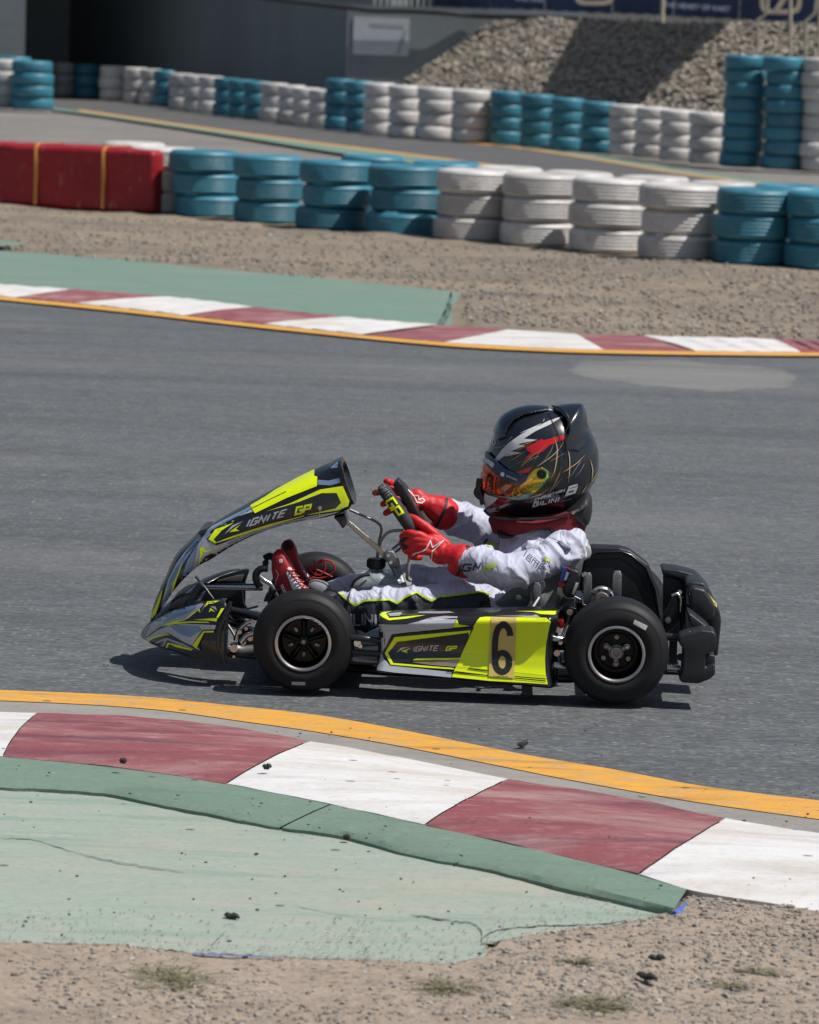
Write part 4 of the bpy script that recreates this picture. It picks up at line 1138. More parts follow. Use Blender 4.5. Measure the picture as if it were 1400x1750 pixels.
T('side_hoop', [(945, 1092, .05), (953, 1092, .05), (990, 1096, .07)], .009, M_chrome, nsub=3); T('side_hoop', [(945, 1136, .06), (958, 1138, .06), (1000, 1140, .08)], .011, M_chrome, nsub=3)
T('side_hoop', [(948, 1106, .08), (955, 1125, .08), (957, 1135, .08)], .007, M_steel, nsub=3)
bolt(952, 1116, .05, .009); bolt(953, 1076, .06, .008); bolt(958, 1098, .05, .006)
extr('red_clamp', [(953, 1062), (963, 1060), (966, 1072), (956, 1075)], .08, .12, M_redan, bevel=.003)
T('rear_bar', [(1140, 1141, .12), (1162, 1143, .12)], .010, M_chrome); T('rear_bar', [(1136, 1088, .16), (1166, 1090, .16)], .011, M_frame)
T('frame_rail', [(1120, 1148, .14), (1175, 1150, .14)], .007, M_frame)

# ---- side pods
def sidepod(near):
    N = 110
    sec = [(.14, -.02, 1), (.05, -.045, 1), (.012, -.035, 1), (.001, .0, 1), (.006, .08, 1), (.016, .25, 1), (.021, .45, 1), (.020, .62, 1), (.013, .82, 1), (.004, .93, 1), (.0, .985, 1), (.003, 1.03, 1), (.012, 1.06, 1), (.06, 1.10, 1), (.13, 1.12, 1), (.14, 1.05, 1), (.14, .2, 1)]
    tl, tr, br, bl = L(646, 1066, .0), L(955, 1061, .0), L(953, 1175, .0), L(643, 1147, .0)
    V = []; Fc = []
    for i in range(N+1):
        s = i/N; s2 = s
        top = tl.lerp(tr, s2); bot = bl.lerp(br, s2)
        endr = max(0, (s-.95)/.05); endl = max(0, (.03-s)/.03)
        yo = .045*endr**1.6+.012*endl**1.5
        for (y, f, _) in sec:
            p = bot.lerp(top, f)
            pinch = 0.0
            flare = .010*(math.sin(math.pi*min(1, max(0, f))))   # ends pull in at mid height
            p.x += flare*(1-s)*(1 if s < .08 else 0)*(1-s/.08 if s < .08 else 0) - flare*(1 if s > .9 else 0)*((s-.9)/.1 if s > .9 else 0)
            yy = min(.16, y+yo*(1-y/.16))
            z = p.z-(.012*endr**2)*(1 if f > .5 else -.3)
            V.append(Vector((p.x, yy if near else .9-yy, z)))
    m_ = len(sec)
    for i in range(N):
        for j in range(m_):
            j2 = (j+1) % m_; a = i*m_; b = a+m_; Fc.append((a+j, a+j2, b+j2, b+j))
    bm = bmesh.new(); vs = [bm.verts.new(v) for v in V]
    for f in Fc: bm.faces.new([vs[q] for q in f])
    bm.faces.new([vs[q] for q in range(m_)]); bm.faces.new([vs[N*m_+q] for q in reversed(range(m_))])
    return frombm('side_pod', bm, M_blk, kart, True, 50)
pod = sidepod(True); pod2 = sidepod(False)
Bp = bvh_of(pod); Z5 = zc(640, 1030, 4.375)
def pd(name, pts, mat, layer, g=5): return decal(name, [Z5(pts)], Bp, mat, pod, layer, g)
pd('silver_panel', [(32, 160), (110, 163), (240, 162), (330, 140), (430, 112), (520, 100), (624, 104), (600, 150), (582, 190), (480, 198), (240, 222), (130, 236), (58, 380), (70, 420), (118, 464), (180, 474), (400, 500), (580, 520), (575, 560), (420, 545), (150, 523), (14, 504), (38, 440), (55, 360), (50, 270), (36, 200)], M_silver, 1)
pd('silver_panel', [(262, 445), (400, 438), (640, 428), (610, 482), (430, 466)], plain('warm_silver_vinyl', (.50, .38, .30), .3, metal=.6), 1)
pd('neon_panel', [(770, 132), (790, 112), (830, 106), (1285, 114), (1318, 142), (1300, 220), (1284, 310), (1276, 420), (1280, 520), (1296, 611), (1150, 600), (860, 585), (580, 556), (605, 490), (636, 430), (640, 415), (720, 212), (745, 170)], M_neon, 1)
pd('black_panel', [(56, 380), (130, 238), (745, 182), (638, 414), (300, 428), (250, 440), (440, 470), (590, 485), (590, 498), (380, 492), (118, 468)], M_vblk, 2)
pd('neon_outline', [(78, 378), (150, 256), (722, 204), (708, 250), (704, 222), (170, 292), (102, 376), (140, 452), (400, 474), (590, 490), (600, 500), (380, 486), (122, 464)], M_neon, 3)
pd('neon_outline', [(285, 430), (310, 416), (640, 413), (720, 422), (440, 430)], M_neon, 3)
pd('neon_flash', [(584, 184), (618, 128), (632, 162), (716, 172), (640, 180)], M_neon, 2)
pd('carbon_field', [(102, 376), (170, 294), (704, 224), (636, 410), (306, 414), (248, 444), (142, 448)], M_carb, 3)
for a, b, w in (((540, 516), (1284, 588), 7), ((600, 478), (1284, 548), 3), ((700, 492), (850, 512), 8), ((1048, 552), (1284, 572), 8), ((600, 514), (850, 545), 6)):
    decal('pin_stripe', [Z5(q) for q in stripe([a, b], w)], Bp, M_vblk, pod, 3)
pd('number_panel', [(873, 112), (1063, 114), (1044, 566), (854, 552)], M_gold, 4)
ov = [(957+52*math.cos(k*math.pi/12), 446+72*math.sin(k*math.pi/12)) for k in range(25)]
stem = [tuple(p) for p in spline([(1016, 246), (1010, 205), (988, 172), (960, 163), (928, 184), (910, 235), (902, 310), (901, 400), (905, 452)], 4)]
decal('number', [Z5(q) for q in stripe(ov, 46)], Bp, M_numb, pod, 5, 5); decal('number', [Z5(q) for q in stripe(stem, 46)], Bp, M_numb, pod, 5.4, 5)
V2, F2 = font_polys('KARTING', (892, 556), (110, 4), (1, -10)); decal('small_print', [Z5(V2)], Bp, M_numb, pod, 5, 9, pre=F2)
decal('lettering', [Z5(q) for q in strokes('IGNITE', (287, 364), (27, -1.2), (14, -36), 6.5, .42)], Bp, M_silver, pod, 5)
decal('lettering', [Z5(q) for q in strokes('GP', (535, 354), (30, -1.0), (12, -27), 8.5, .30)], Bp, M_neon, pod, 5)
pd('logo_mark', [(160, 376), (200, 335), (272, 326), (225, 340)], M_silver, 5); pd('logo_mark', [(200, 362), (275, 335), (238, 360), (250, 377)], M_neon, 5)
# top deck graphics
pd('top_stripe', [(38, 92), (60, 74), (130, 68), (85, 80), (112, 118), (300, 100), (380, 96), (240, 122), (108, 134), (60, 112)], M_neon, 2)
pd('top_stripe', [(100, 84), (200, 74), (205, 86), (186, 100), (116, 104)], M_silver, 2)
pd('top_stripe', [(1050, 66), (1372, 64), (1380, 76), (1340, 92), (1240, 88), (1190, 72)], M_neon, 2)
pd('top_stripe', [(330, 70), (560, 66), (600, 78), (480, 84), (330, 80)], M_lilac, 2); pd('top_stripe', [(900, 100), (1180, 100), (1210, 92), (1240, 110), (1180, 110)], M_silver, 2)
# pod end black flange
# ---- nose bumper
def nose():
    st = []   # (u_top, v_top, u_bot, v_bot, y)
    K = [(392, 1036, 388, 1132, .105, 0), (384, 1030, 380, 1134, .100, .012), (366, 1029, 366, 1135, .108, .014), (345, 1031, 345, 1129, .128, .014), (322, 1036, 322, 1122, .155, .014), (298, 1043, 298, 1113, .20, .013), (277, 1053, 276, 1107, .26, .012), (260, 1063, 259, 1100, .33, .010), (250, 1071, 250, 1094, .40, .008)]
    pts = []
    for (ut, vt, ub, vb, y, bg_) in K: pts.append((L(ut, vt, y+.02), L(ub, vb, y), y, bg_))
    yc = .45
    mid = (Vector((L(246, 1074, .45).x, yc, L(246, 1074, .45).z)), Vector((L(246, 1092, .45).x, yc, L(246, 1092, .45).z)), yc, .008)
    sts = [(a, b, bg_) for a, b, y, bg_ in pts]+[(mid[0], mid[1], .008)]
    for a, b, y, bg_ in reversed(pts):
        sts.append((Vector((a.x, 2*yc-a.y, a.z)), Vector((b.x, 2*yc-b.y, b.z)), bg_))
    # resample
    A = spline([list(s[0]) for s in sts], 4); B = spline([list(s[1]) for s in sts], 4); Cg = spline([[s[2]] for s in sts], 4)
    n = len(A); V = []; Fc = []
    sec = [(-.10, .10), (-.02, .03), (0, .0), (.18, -.9), (.45, -1.0), (.75, -.8), (.92, -.35), (1.0, .1), (1.06, 2.2)]
    m_ = len(sec)
    for i in range(n):
        a = Vector(A[i]); b = Vector(B[i]); tg = Vector(A[min(i+1, n-1)])-Vector(A[max(i-1, 0)]); nr = Vector((tg.y, -tg.x, 0)).normalized()
        # outward normal: away from kart interior
        if nr.dot(Vector((a.x-(cf.x+.1), a.y-.45, 0))) < 0: nr = -nr
        for f, o_ in sec:
            p = b.lerp(a, min(f, 1.0)) if f >= 0 else b+Vector((0, 0, f*.05))
            if f > 1: p = a+Vector((0, 0, .004))
            k = -o_*float(Cg[i][0])
            if f > 1: k = -.05
            if f < -.05: k = -.05; p.z = b.z-.004
            V.append(p+nr*k)
    for i in range(n-1):
        for j in range(m_-1):
            a = i*m_+j; Fc.append((a, a+1, a+m_+1, a+m_))
    bm = bmesh.new(); vs = [bm.verts.new(v) for v in V]
    for f in Fc: bm.faces.new([vs[q] for q in f])
    bmesh.ops.recalc_face_normals(bm, faces=bm.faces)
    return frombm('nose_bumper', bm, M_blk, kart, True, 60)
nos = nose(); Bn = bvh_of(nos); Z4 = zc(240, 960, 6.3636)
sm = nos.modifiers.new('Solidify', 'SOLIDIFY'); sm.thickness = .004; sm.offset = -1
# rolled black edge at the rear of the near wing
T('bumper_edge', [(394, 1028, .105), (391, 1042, .098), (383, 1058, .095), (376, 1075, .095), (373, 1095, .095), (376, 1115, .096), (384, 1134, .10)], [.0045, .0055, .006, .006, .006, .0055, .004], M_blk, nsub=4)
extr('bumper_inner', [(393, 1030), (396, 1040), (389, 1060), (385, 1085), (386, 1110), (389, 1130), (382, 1133), (377, 1110), (375, 1080), (382, 1050)], .10, .13, M_blks, bevel=.003)
def nd(name, pts, mat, layer): return decal(name, [Z4(pts)], Bn, mat, nos, layer, 6, maxd=.05)
nd('silver_wing', [(52, 845), (75, 770), (115, 690), (190, 610), (300, 545), (470, 475), (600, 455), (690, 455), (680, 478), (640, 520), (560, 575), (500, 625), (380, 650), (230, 700), (100, 790)], M_lilac, 1)
nd('silver_wing', [(60, 838), (180, 750), (320, 690), (480, 676), (620, 680), (820, 690), (812, 740), (680, 745), (560, 915), (470, 880), (300, 780), (150, 815), (82, 850)], M_silver, 1)
nd('blue_facet', [(320, 700), (420, 690), (640, 700), (670, 740), (540, 820), (440, 790)], M_blue, 2)
nd('black_wing', [(600, 640), (500, 628), (640, 525), (700, 470), (720, 445), (860, 430), (960, 435), (900, 560), (830, 640)], M_vblk, 2)
nd('blue_facet', [(330, 545), (480, 490), (620, 470), (600, 500), (500, 560), (380, 610), (250, 660), (300, 600)], M_blue, 2)
nd('neon_stripe', [(228, 710), (340, 655), (480, 640), (560, 570), (650, 510), (655, 560), (630, 530), (520, 620), (400, 660), (290, 695)], M_neon, 3)
nd('neon_stripe', [(230, 708), (350, 660), (560, 648), (740, 652), (760, 666), (560, 664), (400, 676)], M_neon, 3)
nd('neon_stripe', [(700, 500), (730, 440), (862, 430), (790, 455), (745, 460)], M_neon, 3)
nd('neon_stripe', [(746, 552), (765, 500), (818, 548), (775, 532)], M_neon, 3)
nd('neon_stripe', [(828, 610), (880, 510), (912, 505), (850, 610)], M_neon, 3)
nd('neon_stripe', [(580, 632), (760, 615), (842, 615), (830, 650), (740, 640)], M_neon, 3)
nd('black_edge', [(560, 915), (680, 742), (812, 735), (812, 775), (700, 775), (640, 900), (660, 965), (550, 955), (430, 920), (335, 885), (300, 890), (260, 930), (230, 900), (150, 890), (70, 860), (150, 820), (300, 775), (470, 875)], M_vblk, 3)
nd('neon_stripe', [(570, 910), (690, 755), (804, 752), (800, 768), (700, 772), (620, 930), (660, 965), (600, 935)], M_neon, 4)
nd('neon_stripe', [(80, 850), (160, 810), (300, 782), (330, 800), (290, 796), (160, 832), (98, 866)], M_neon, 4)
nd('neon_stripe', [(278, 932), (305, 878), (420, 905), (570, 955), (560, 962), (400, 925), (325, 893), (300, 932)], M_neon, 4)
nd('silver_stripe', [(155, 888), (250, 840), (300, 830), (470, 890), (600, 955), (560, 948), (400, 890), (300, 850), (262, 915), (230, 915), (270, 855), (180, 890)], M_lilac, 4)
nd('silver_stripe', [(760, 485), (820, 490), (838, 535), (805, 512)], M_lilac, 3)
nd('silver_stripe', [(660, 555), (700, 470), (718, 455), (690, 510)], M_lilac, 3)

# far fin and top plates behind the nose
extr('nose_fin', [(346, 996), (352, 992), (418, 973), (427, 973), (421, 990), (418, 1000), (352, 1000)], .70, .72, M_blk, bevel=.003)
extr('nose_fin_panel', [(368, 993), (405, 983), (417, 982), (413, 994)], .694, .699, plain('fin_reflective_panel', (.22, .19, .18), .25, metal=.5), bevel=.001)
extr('nose_inner_panel', [(330, 1035), (345, 1000), (365, 1003), (414, 1006), (415, 1030), (424, 1045), (360, 1050)], .60, .64, M_blks, bevel=.006)
extr('nose_top', [(283, 1043), (300, 1028), (330, 1018), (345, 1028), (325, 1038), (300, 1046)], .30, .60, M_blks, bevel=.008)
extr('fairing_mount', [(316, 1012), (334, 998), (338, 1000), (326, 1022)], .40, .44, M_alu, bevel=.002)
T('front_bumper_tube', [(322, 1040, .42), (334, 1016, .42), (342, 1004, .42), (356, 1002.5, .42), (400, 1003, .42), (449, 1003.5, .42)], .0105, M_chrome, nsub=4)
T('front_bumper_tube', [(330, 1032, .30), (390, 1044, .22), (440, 1053, .18), (470, 1062, .18)], .0125, M_frame, nsub=3)
T('front_bumper_tube', [(322, 1040, .30), (336, 1012, .30), (346, 1000, .30)], .013, M_blks, nsub=3)
T('strut', [(334, 985, .34), (348, 1001, .34), (365, 1024, .32)], .0032, M_frame)
T('steering_link', [(417, 1042, .3), (430, 1039, .3), (441, 1036, .3)], .003, M_frame)

# ---- front spindle cluster
for pts, r, mt in (([(386, 1107, .13), (402, 1108, .13), (404, 1108, .13)], .009, M_chrome), ([(396, 1106, .15), (412, 1112, .15), (436, 1110, .15)], .014, M_steel), ([(403, 1095, .14), (408, 1078, .14), (420, 1066, .14), (433, 1060, .14)], .006, M_chrome),
                   ([(384, 1060, .2), (396, 1078, .18), (404, 1092, .16)], .004, M_steel), ([(390, 1066, .22), (415, 1072, .2), (436, 1078, .18)], .007, M_frame), ([(412, 1098, .12), (422, 1086, .12), (434, 1082, .12)], .008, M_chrome),
                   ([(388, 1118, .16), (410, 1120, .16), (440, 1122, .16)], .008, M_frame), ([(400, 1088, .2), (436, 1095, .2)], .010, M_frame)):
    T('spindle_link', pts, r, mt, nsub=3)
for u, v, r in ((432, 1063, .006), (400, 1108, .011), (416, 1097, .008), (428, 1090, .009), (410, 1080, .006), (400, 1122, .004), (421, 1074, .005)): bolt(u, v, .125, r, M_chrome, h=.008)
extr('kingpin_block', [(404, 1085), (425, 1072), (440, 1078), (440, 1112), (410, 1116)], .155, .19, M_anod, bevel=.004)
T('brake_cable', [(391, 1052, .2), (400, 1060, .19), (412, 1058, .18), (430, 1066, .17)], .0025, M_blks, nsub=4)

# ---- front fairing
FS = [((257, 1060), (273, 1046), .055), ((263, 1032), (283, 1031), .062), ((274, 1004), (296, 1011), .07), ((284, 983), (313, 991), .078), ((299, 950), (338, 968), .085), ((318, 929), (362, 955), .09), ((345, 906), (395, 934), .095), ((400, 873), (440, 912), .10), ((475, 832), (500, 893), .108), ((535, 803), (555, 884.5), .115), ((575, 786), (592, 872), .115), ((583, 784.5), (603, 860), .112)]
tp = spline([[a[0], a[1], b[0], b[1], w] for a, b, w in FS], 4)
V = []; Fc = []; yc = .45
sec = [(0.0, 1.0), (.14, 1.02), (.3, 1.03), (.5, 1.0), (.66, .94), (.78, .86), (.86, .74), (.92, .58), (.965, .36), (.99, .16), (1, 0)]
sec = sec+[(f, -w) for f, w in reversed(sec[:-1])]
for q in tp:
    w = q[4]; b = L(q[2], q[3], yc-w); t_ = L(q[0], q[1], yc)
    for f, k in sec:
        x_ = b.x+(t_.x-b.x)*f; z_ = b.z+(t_.z-b.z)*f
        V.append(Vector((x_, yc-w*k, z_)))
m_ = len(sec)
for i in range(len(tp)-1):
    for j in range(m_-1):
        a = i*m_+j; Fc.append((a, a+m_, a+m_+1, a+1))
fair = mesh('front_fairing', V, Fc, M_blk, kart, True, 60)
bm = bmesh.new(); bm.from_mesh(fair.data); bmesh.ops.recalc_face_normals(bm, faces=bm.faces)
f0 = min(bm.faces, key=lambda f: f.calc_center_median().y)
if f0.normal.y > 0: bmesh.ops.reverse_faces(bm, faces=bm.faces)
bm.to_mesh(fair.data); bm.free()
Bf = bvh_of(fair); Z1 = zc(220, 760, 3.3333)
sm = fair.modifiers.new('Solidify', 'SOLIDIFY'); sm.thickness = .004; sm.offset = -1
def fd(name, pts, mat, layer, g=6): return decal(name, [Z1(pts)], Bf, mat, fair, layer, g, maxd=.06)
fd('silver_base', [(182, 938), (196, 880), (225, 770), (270, 680), (330, 600), (400, 520), (480, 462), (600, 400), (690, 352), (720, 392), (560, 450), (470, 520), (450, 545), (500, 575), (640, 520), (800, 462), (1040, 405), (1200, 382), (1090, 416), (860, 460), (700, 512), (560, 580), (480, 628), (400, 690), (330, 770), (290, 790), (310, 740), (270, 830), (232, 870)], M_silver, 1)
fd('blue_facet', [(196, 900), (240, 760), (300, 650), (380, 560), (400, 545), (340, 640), (280, 770), (240, 860)], M_blue, 2)
fd('blue_facet', [(400, 520), (520, 450), (690, 352), (700, 366), (560, 440), (440, 540)], M_blue, 2)
fd('blue_facet', [(292, 788), (330, 660), (372, 600), (400, 560), (372, 700), (330, 760)], M_blue, 2)
fd('blue_facet', [(560, 560), (700, 500), (860, 452), (1000, 418), (1100, 402), (880, 452), (700, 508), (580, 566)], M_blue, 2)
fd('black_side', [(447, 540), (470, 490), (590, 420), (740, 372), (1060, 250), (1220, 238), (1250, 330), (1205, 378), (1000, 398), (800, 440), (490, 566)], M_vblk, 2)
fd('neon_top', [(690, 345), (840, 255), (960, 190), (1060, 142), (1058, 180), (1076, 184), (1074, 236), (900, 305), (720, 392)], M_neon, 3)
fd('neon_outline', [(455, 540), (495, 485), (600, 445), (530, 490), (485, 540), (500, 556), (640, 503), (800, 452), (1000, 402), (1000, 406), (800, 462), (640, 516), (490, 562)], M_neon, 3)
fd('neon_outline', [(780, 382), (920, 335), (1090, 256), (1220, 236), (1256, 320), (1250, 350), (1190, 372), (1060, 394), (1010, 400), (1180, 362), (1210, 330), (1185, 275), (1100, 276), (960, 330)], M_neon, 3)
fd('carbon_field', [(840, 368), (1000, 312), (1100, 278), (1184, 278), (1206, 328), (1180, 360), (1030, 390), (760, 435), (560, 520), (505, 545), (488, 538), (535, 492), (660, 430)], M_carb, 3)
fd('neon_slash', [(400, 690), (408, 590), (420, 580), (445, 605), (540, 572), (440, 612), (425, 610)], M_neon, 3)
fd('neon_slash', [(236, 872), (250, 800), (285, 720), (310, 660), (292, 730), (262, 800)], M_neon, 3)
fd('neon_slash', [(122, 1000), (150, 930), (182, 855), (196, 820), (184, 880), (160, 950), (140, 995)], M_neon, 3)
fd('black_slash', [(408, 690), (430, 640), (470, 618), (500, 628), (440, 670)], M_vblk, 3)
fd('black_slash', [(290, 788), (240, 862), (262, 800), (300, 700), (345, 630), (390, 570), (330, 670)], M_vblk, 4)
fd('pale_streak', [(360, 720), (380, 640), (400, 560), (430, 520), (440, 540), (405, 590), (398, 680)], M_lilac, 3)
fd('pale_streak', [(500, 610), (640, 545), (560, 600), (490, 640)], M_lilac, 3)
fd('tan_edge', [(690, 340), (780, 288), (860, 236), (862, 240), (780, 296), (692, 348)], M_vblk, 4)
fd('seam', stripe([(700, 366), (900, 268), (1074, 212)], 3)[0]+[], M_vblk, 4)
decal('lettering', [Z1(q) for q in strokes('IGNITE', (668, 468), (31, -9.0), (22, -38), 8.0, .46)], Bf, M_silver, fair, 5, 5, maxd=.05)
decal('lettering', [Z1(q) for q in strokes('GP', (950, 396), (34, -7), (10, -38), 10.5, .34)], Bf, M_neon, fair, 5, 5, maxd=.05)
fd('logo_mark', [(548, 512), (590, 462), (655, 436), (600, 470)], M_silver, 5); fd('logo_mark', [(575, 498), (640, 455), (612, 480), (632, 490)], M_neon, 5)
# duct mouth at the top of the fairing
rim = []; n = 26
cm = (L(581, 790, .45)+L(603, 852, .45))/2; ax = (L(603, 852, .45)-L(581, 790, .45))/2; ay = Vector((0, .10, 0))
# duct shell rising out of the top end of the fairing
duct_pts = []
for k, (uu, vv, s, d_) in enumerate([(548, 812, .72, 0), (562, 800, .85, 0), (577, 795, .97, 0), (585, 800, 1.03, 0)]): pass
DR = [((540, 806), (545, 826), .075), ((556, 796), (566, 838), .09), ((572, 787), (590, 856), .108), ((579, 783.5), (606, 861), .116), ((584, 783), (608.5, 858), .118), ((587, 790), (606, 850), .106), ((575, 796), (592, 842), .09)]
V = []; Fc = []; n = 32
for a, b, w in DR:
    A_ = L(*a, yc); B_ = L(*b, yc); c_ = (A_+B_)/2; h_ = (A_-B_)/2
    for i in range(n):
        an = 2*math.pi*i/n; cc, ss = math.cos(an), math.sin(an); e = .75
        cc = abs(cc)**e*(1 if cc > 0 else -1); ss = abs(ss)**e*(1 if ss > 0 else -1)
        V.append(c_+h_*cc+Vector((0, w*ss, 0)))
for i in range(len(DR)-1):
    for k in range(n):
        k2 = (k+1) % n; Fc.append((i*n+k, i*n+k2, (i+1)*n+k2, (i+1)*n+k))
Fc.append(tuple(range((len(DR)-1)*n, len(DR)*n)))
duct = mesh('fairing_duct', V, Fc, M_blk, fair, True, 50)
decal('duct_band', [Z1([(1078, 200), (1140, 205), (1200, 190), (1208, 215), (1150, 232), (1078, 228)])], bvh_of(duct, fair), M_blue, fair, 1, 6, maxd=.06)
decal('duct_band', [Z1([(1150, 130), (1192, 96), (1190, 130), (1160, 134)])], bvh_of(duct, fair), M_blue, fair, 1, 6, maxd=.06)
bolt(547, 868, .33, .0055, M_chrome, kart, .004, 'fairing_pin'); T('pin_ring', [(547, 870, .33), (546, 880, .327), (549, 887, .33)], .0016, M_chrome)
extr('fairing_fin', [(336, 914), (342, 907), (356, 904), (350, 912)], .36, .54, M_vblk, bevel=.001)
extr('fairing_bracket', [(570, 884), (590, 880), (594, 895), (586, 904), (580, 895)], .40, .50, M_blk, bevel=.003)

# ---- steering and tank
for dy in (.40, .46):
    b = [L(592, 893, dy), L(598, 890, dy), L(658, 944, dy), L(652, 951, dy)]
    extr('fairing_bar', [(591, 895), (597, 890), (661, 944), (655, 952)], dy, dy+.006, M_clear, bevel=.001)
T('fuel_pipe', [(598, 871, .50), (622, 882, .50), (645, 893, .50), (652, 905, .50), (648, 925, .50), (644, 955, .5)], .0038, M_steel, nsub=5)
T('fuel_hose', [(690, 906, .48), (668, 908, .48), (655, 918, .48), (648, 935, .48), (645, 955, .48)], .0042, M_hose, nsub=4)
T('brake_hose', [(694, 930, .36), (700, 950, .36), (697, 975, .36), (696, 988, .37), (702, 992, .38)], .0052, M_hose, nsub=4)
T('column_stay', [(664, 948, .42), (672, 962, .41), (681, 980, .40), (689, 1004, .38)], [.012, .0135, .0125, .012], M_steel)
extr('column_clamp', [(655, 946), (662, 941), (672, 942), (678, 952), (684, 966), (678, 971), (668, 970), (658, 956)], .385, .43, M_steel, bevel=.004)
bolt(664, 949, .385, .005); bolt(668, 961, .385, .005)
T('steering_column', [(694, 924, .45), (672, 942, .45), (600, 1010, .45), (540, 1062, .45)], .0095, M_chrome)
# wheel: squarish padded ring
nb_, nt_ = L(706, 906, .30), L(651, 829, .30); fb_, ft_ = L(724, 890, .56), L(673, 815, .56)
M_grip = plain('suede_grip', (.030, .031, .034), .75, bump=.3, bscale=500, bdist=.0005)
sw_pts = [nt_, nb_.lerp(nt_, .7), nb_.lerp(nt_, .35), nb_.lerp(nt_, .04), nb_.lerp(fb_, .1)+Vector((.012, 0, -.010)), fb_.lerp(nb_, .5)+Vector((.016, 0, -.014)), fb_.lerp(nb_, .1)+Vector((.012, 0, -.012)), fb_.lerp(ft_, .04), ft_.lerp(fb_, .5), ft_.lerp(fb_, .1)]
q = [Vector(a) for a in spline([list(p) for p in sw_pts], 5)]
rr_ = [.0185]*len(q); rr_[0] = .010; rr_[1] = .0165; rr_[-1] = .010; rr_[-2] = .0165
sw = tube('steering_wheel', q, rr_, M_grip, kart, seg=16)
hub_c = (nb_+nt_+fb_+ft_)/4
box('wheel_hub', hub_c+Vector((-.012, 0, -.012)), (.05, .11, .012), M_blks, sw, rot=Matrix.Rotation(math.radians(57), 3, 'Y'), bevel=.004)
for p in (nb_.lerp(nt_, .5), fb_.lerp(ft_, .5), fb_.lerp(nb_, .5)): tube('wheel_spoke', [hub_c+Vector((-.012, 0, -.01)), p], .008, M_blks, sw, seg=8)
extr('wheel_pad', [(671, 829), (680, 820), (688, 829), (723, 890), (720, 896), (708, 892)], .42, .50, M_blks, sw, bevel=.003)
Bw = bvh_of(sw); 
decal('wheel_lettering', strokes('GP', (659, 858), (7.5, 11), (12.5, -7.5), 3.4, .3), Bw, M_neon, sw, 2, 3, maxd=.03)
decal('wheel_lettering', strokes('IGNITE', (644, 828), (2.6, 3.3), (8, -5), 1.5, .5), Bw, plain('grey_print', (.25, .25, .27), .6), sw, 2, 3, maxd=.03)
tk = inflate('fuel_tank', [(597, 1006), (604, 992), (616, 983), (626, 979), (634, 973), (655, 972), (662, 977), (685, 978), (700, 984), (706, 996), (702, 1010), (650, 1016), (610, 1016)], .45, .085, M_tank, kart, n=8, p=.45, nsub=3)
lathe('tank_cap', [(0, .016), (.022, .016), (.025, .012), (.025, -.008), (.021, -.012), (0, -.012)], M_blks, tk, seg=20, axis='Z', center=L(643, 964, .43))
for k in range(20):
    a = k*.314; c = L(643, 964, .43); box('cap_rib', c+Vector((math.cos(a)*.025, math.sin(a)*.025, .002)), (.003, .003, .018), M_blks, tk, rot=Matrix.Rotation(a, 3, 'Z'))
T('tank_collar', [(634, 974, .43), (644, 976.5, .43), (655, 974, .43)], .010, M_tank, tk, seg=10)
T('tank_strap', [(600, 1004, .36), (606, 993, .36), (618, 985, .365), (632, 982, .37)], .004, M_blks, tk, nsub=3)

# ---- pedals and hoses at the feet
T('pedal', [(444, 1003, .36), (438, 992, .36), (438, 980, .36), (447, 972, .36), (458, 972, .36)], .010, M_blks, nsub=4)
T('pedal', [(444, 985, .345), (452, 992, .345), (464, 1000, .345), (474, 1018, .345)], .0065, M_chrome, nsub=4)
T('pedal', [(452, 955, .55), (462, 950, .55), (470, 958, .55), (470, 975, .55)], .010, M_blks, nsub=4)
lathe('pedal_bush', [(0, -.004), (.009, -.004), (.009, .010), (0, .010)], M_blks, kart, seg=20, center=L(454, 962, .54))
for k in range(3): T('cable', [(452+k*3, 1028, .34), (458+k*4, 1014, .34), (470+k*3, 1008, .34), (480, 1012, .35)], .003, M_blks, nsub=4)

# ---- seat
def seat():
    stn = [(838, 1072, (.1, .99), .02, .17, .0), (860, 1078, (.05, 1), .05, .19, 0), (900, 1082, (-.02, 1), .10, .20, 0), (935, 1074, (-.35, .93), .14, .205, 0), (962, 1052, (-.65, .75), .17, .21, 0), (978, 1020, (-.9, .43), .175, .205, 0), (988, 988, (-.97, .2), .16, .195, 0), (995, 962, (-.98, .15), .125, .175, 0), (1000, 944, (-.98, .1), .085, .155, 0)]
    V = []; Fc = []; na = 26
    q = spline([[a, b, n_[0], n_[1], h, w] for a, b, n_, h, w, _ in stn], 4)
    for s in q:
        c = L(s[0], s[1], .45)
        for k in range(na+1):
            a = -1+2*k/na; th = a*math.pi/2
            y = .45+s[5]*math.copysign(abs(math.sin(th))**.75, a); hh = s[4]*(1-abs(math.cos(th)))**1.1
            V.append(Vector((c.x+s[2]*hh, y, c.z+s[3]*hh)))
    m_ = na+1
    for i in range(len(q)-1):
        for j in range(na):
            a = i*m_+j; Fc.append((a, a+1, a+m_+1, a+m_))
    o = mesh('seat', V, Fc, M_seat, kart, True)
    mo = o.modifiers.new('Solidify', 'SOLIDIFY'); mo.thickness = .005; mo.offset = 0
    n = len(q)
    path = [V[(n-1)*m_+k] for k in range(m_)]
    tube('seat_lip', path, .007, M_lipseat, o, seg=8)
    tube('seat_lip', [V[i*m_] for i in range(n)], .004, M_lipseat, o, seg=8); tube('seat_lip', [V[i*m_+na] for i in range(n)], .004, M_lipseat, o, seg=8)
    return o
st_o = seat()
extr('seat_flange', [(972, 951), (985, 942), (1000, 933), (1008, 936), (1011, 944), (1008, 953), (998, 957), (984, 957)], .33, .40, M_lipseat, st_o, bevel=.008, nsub=3)
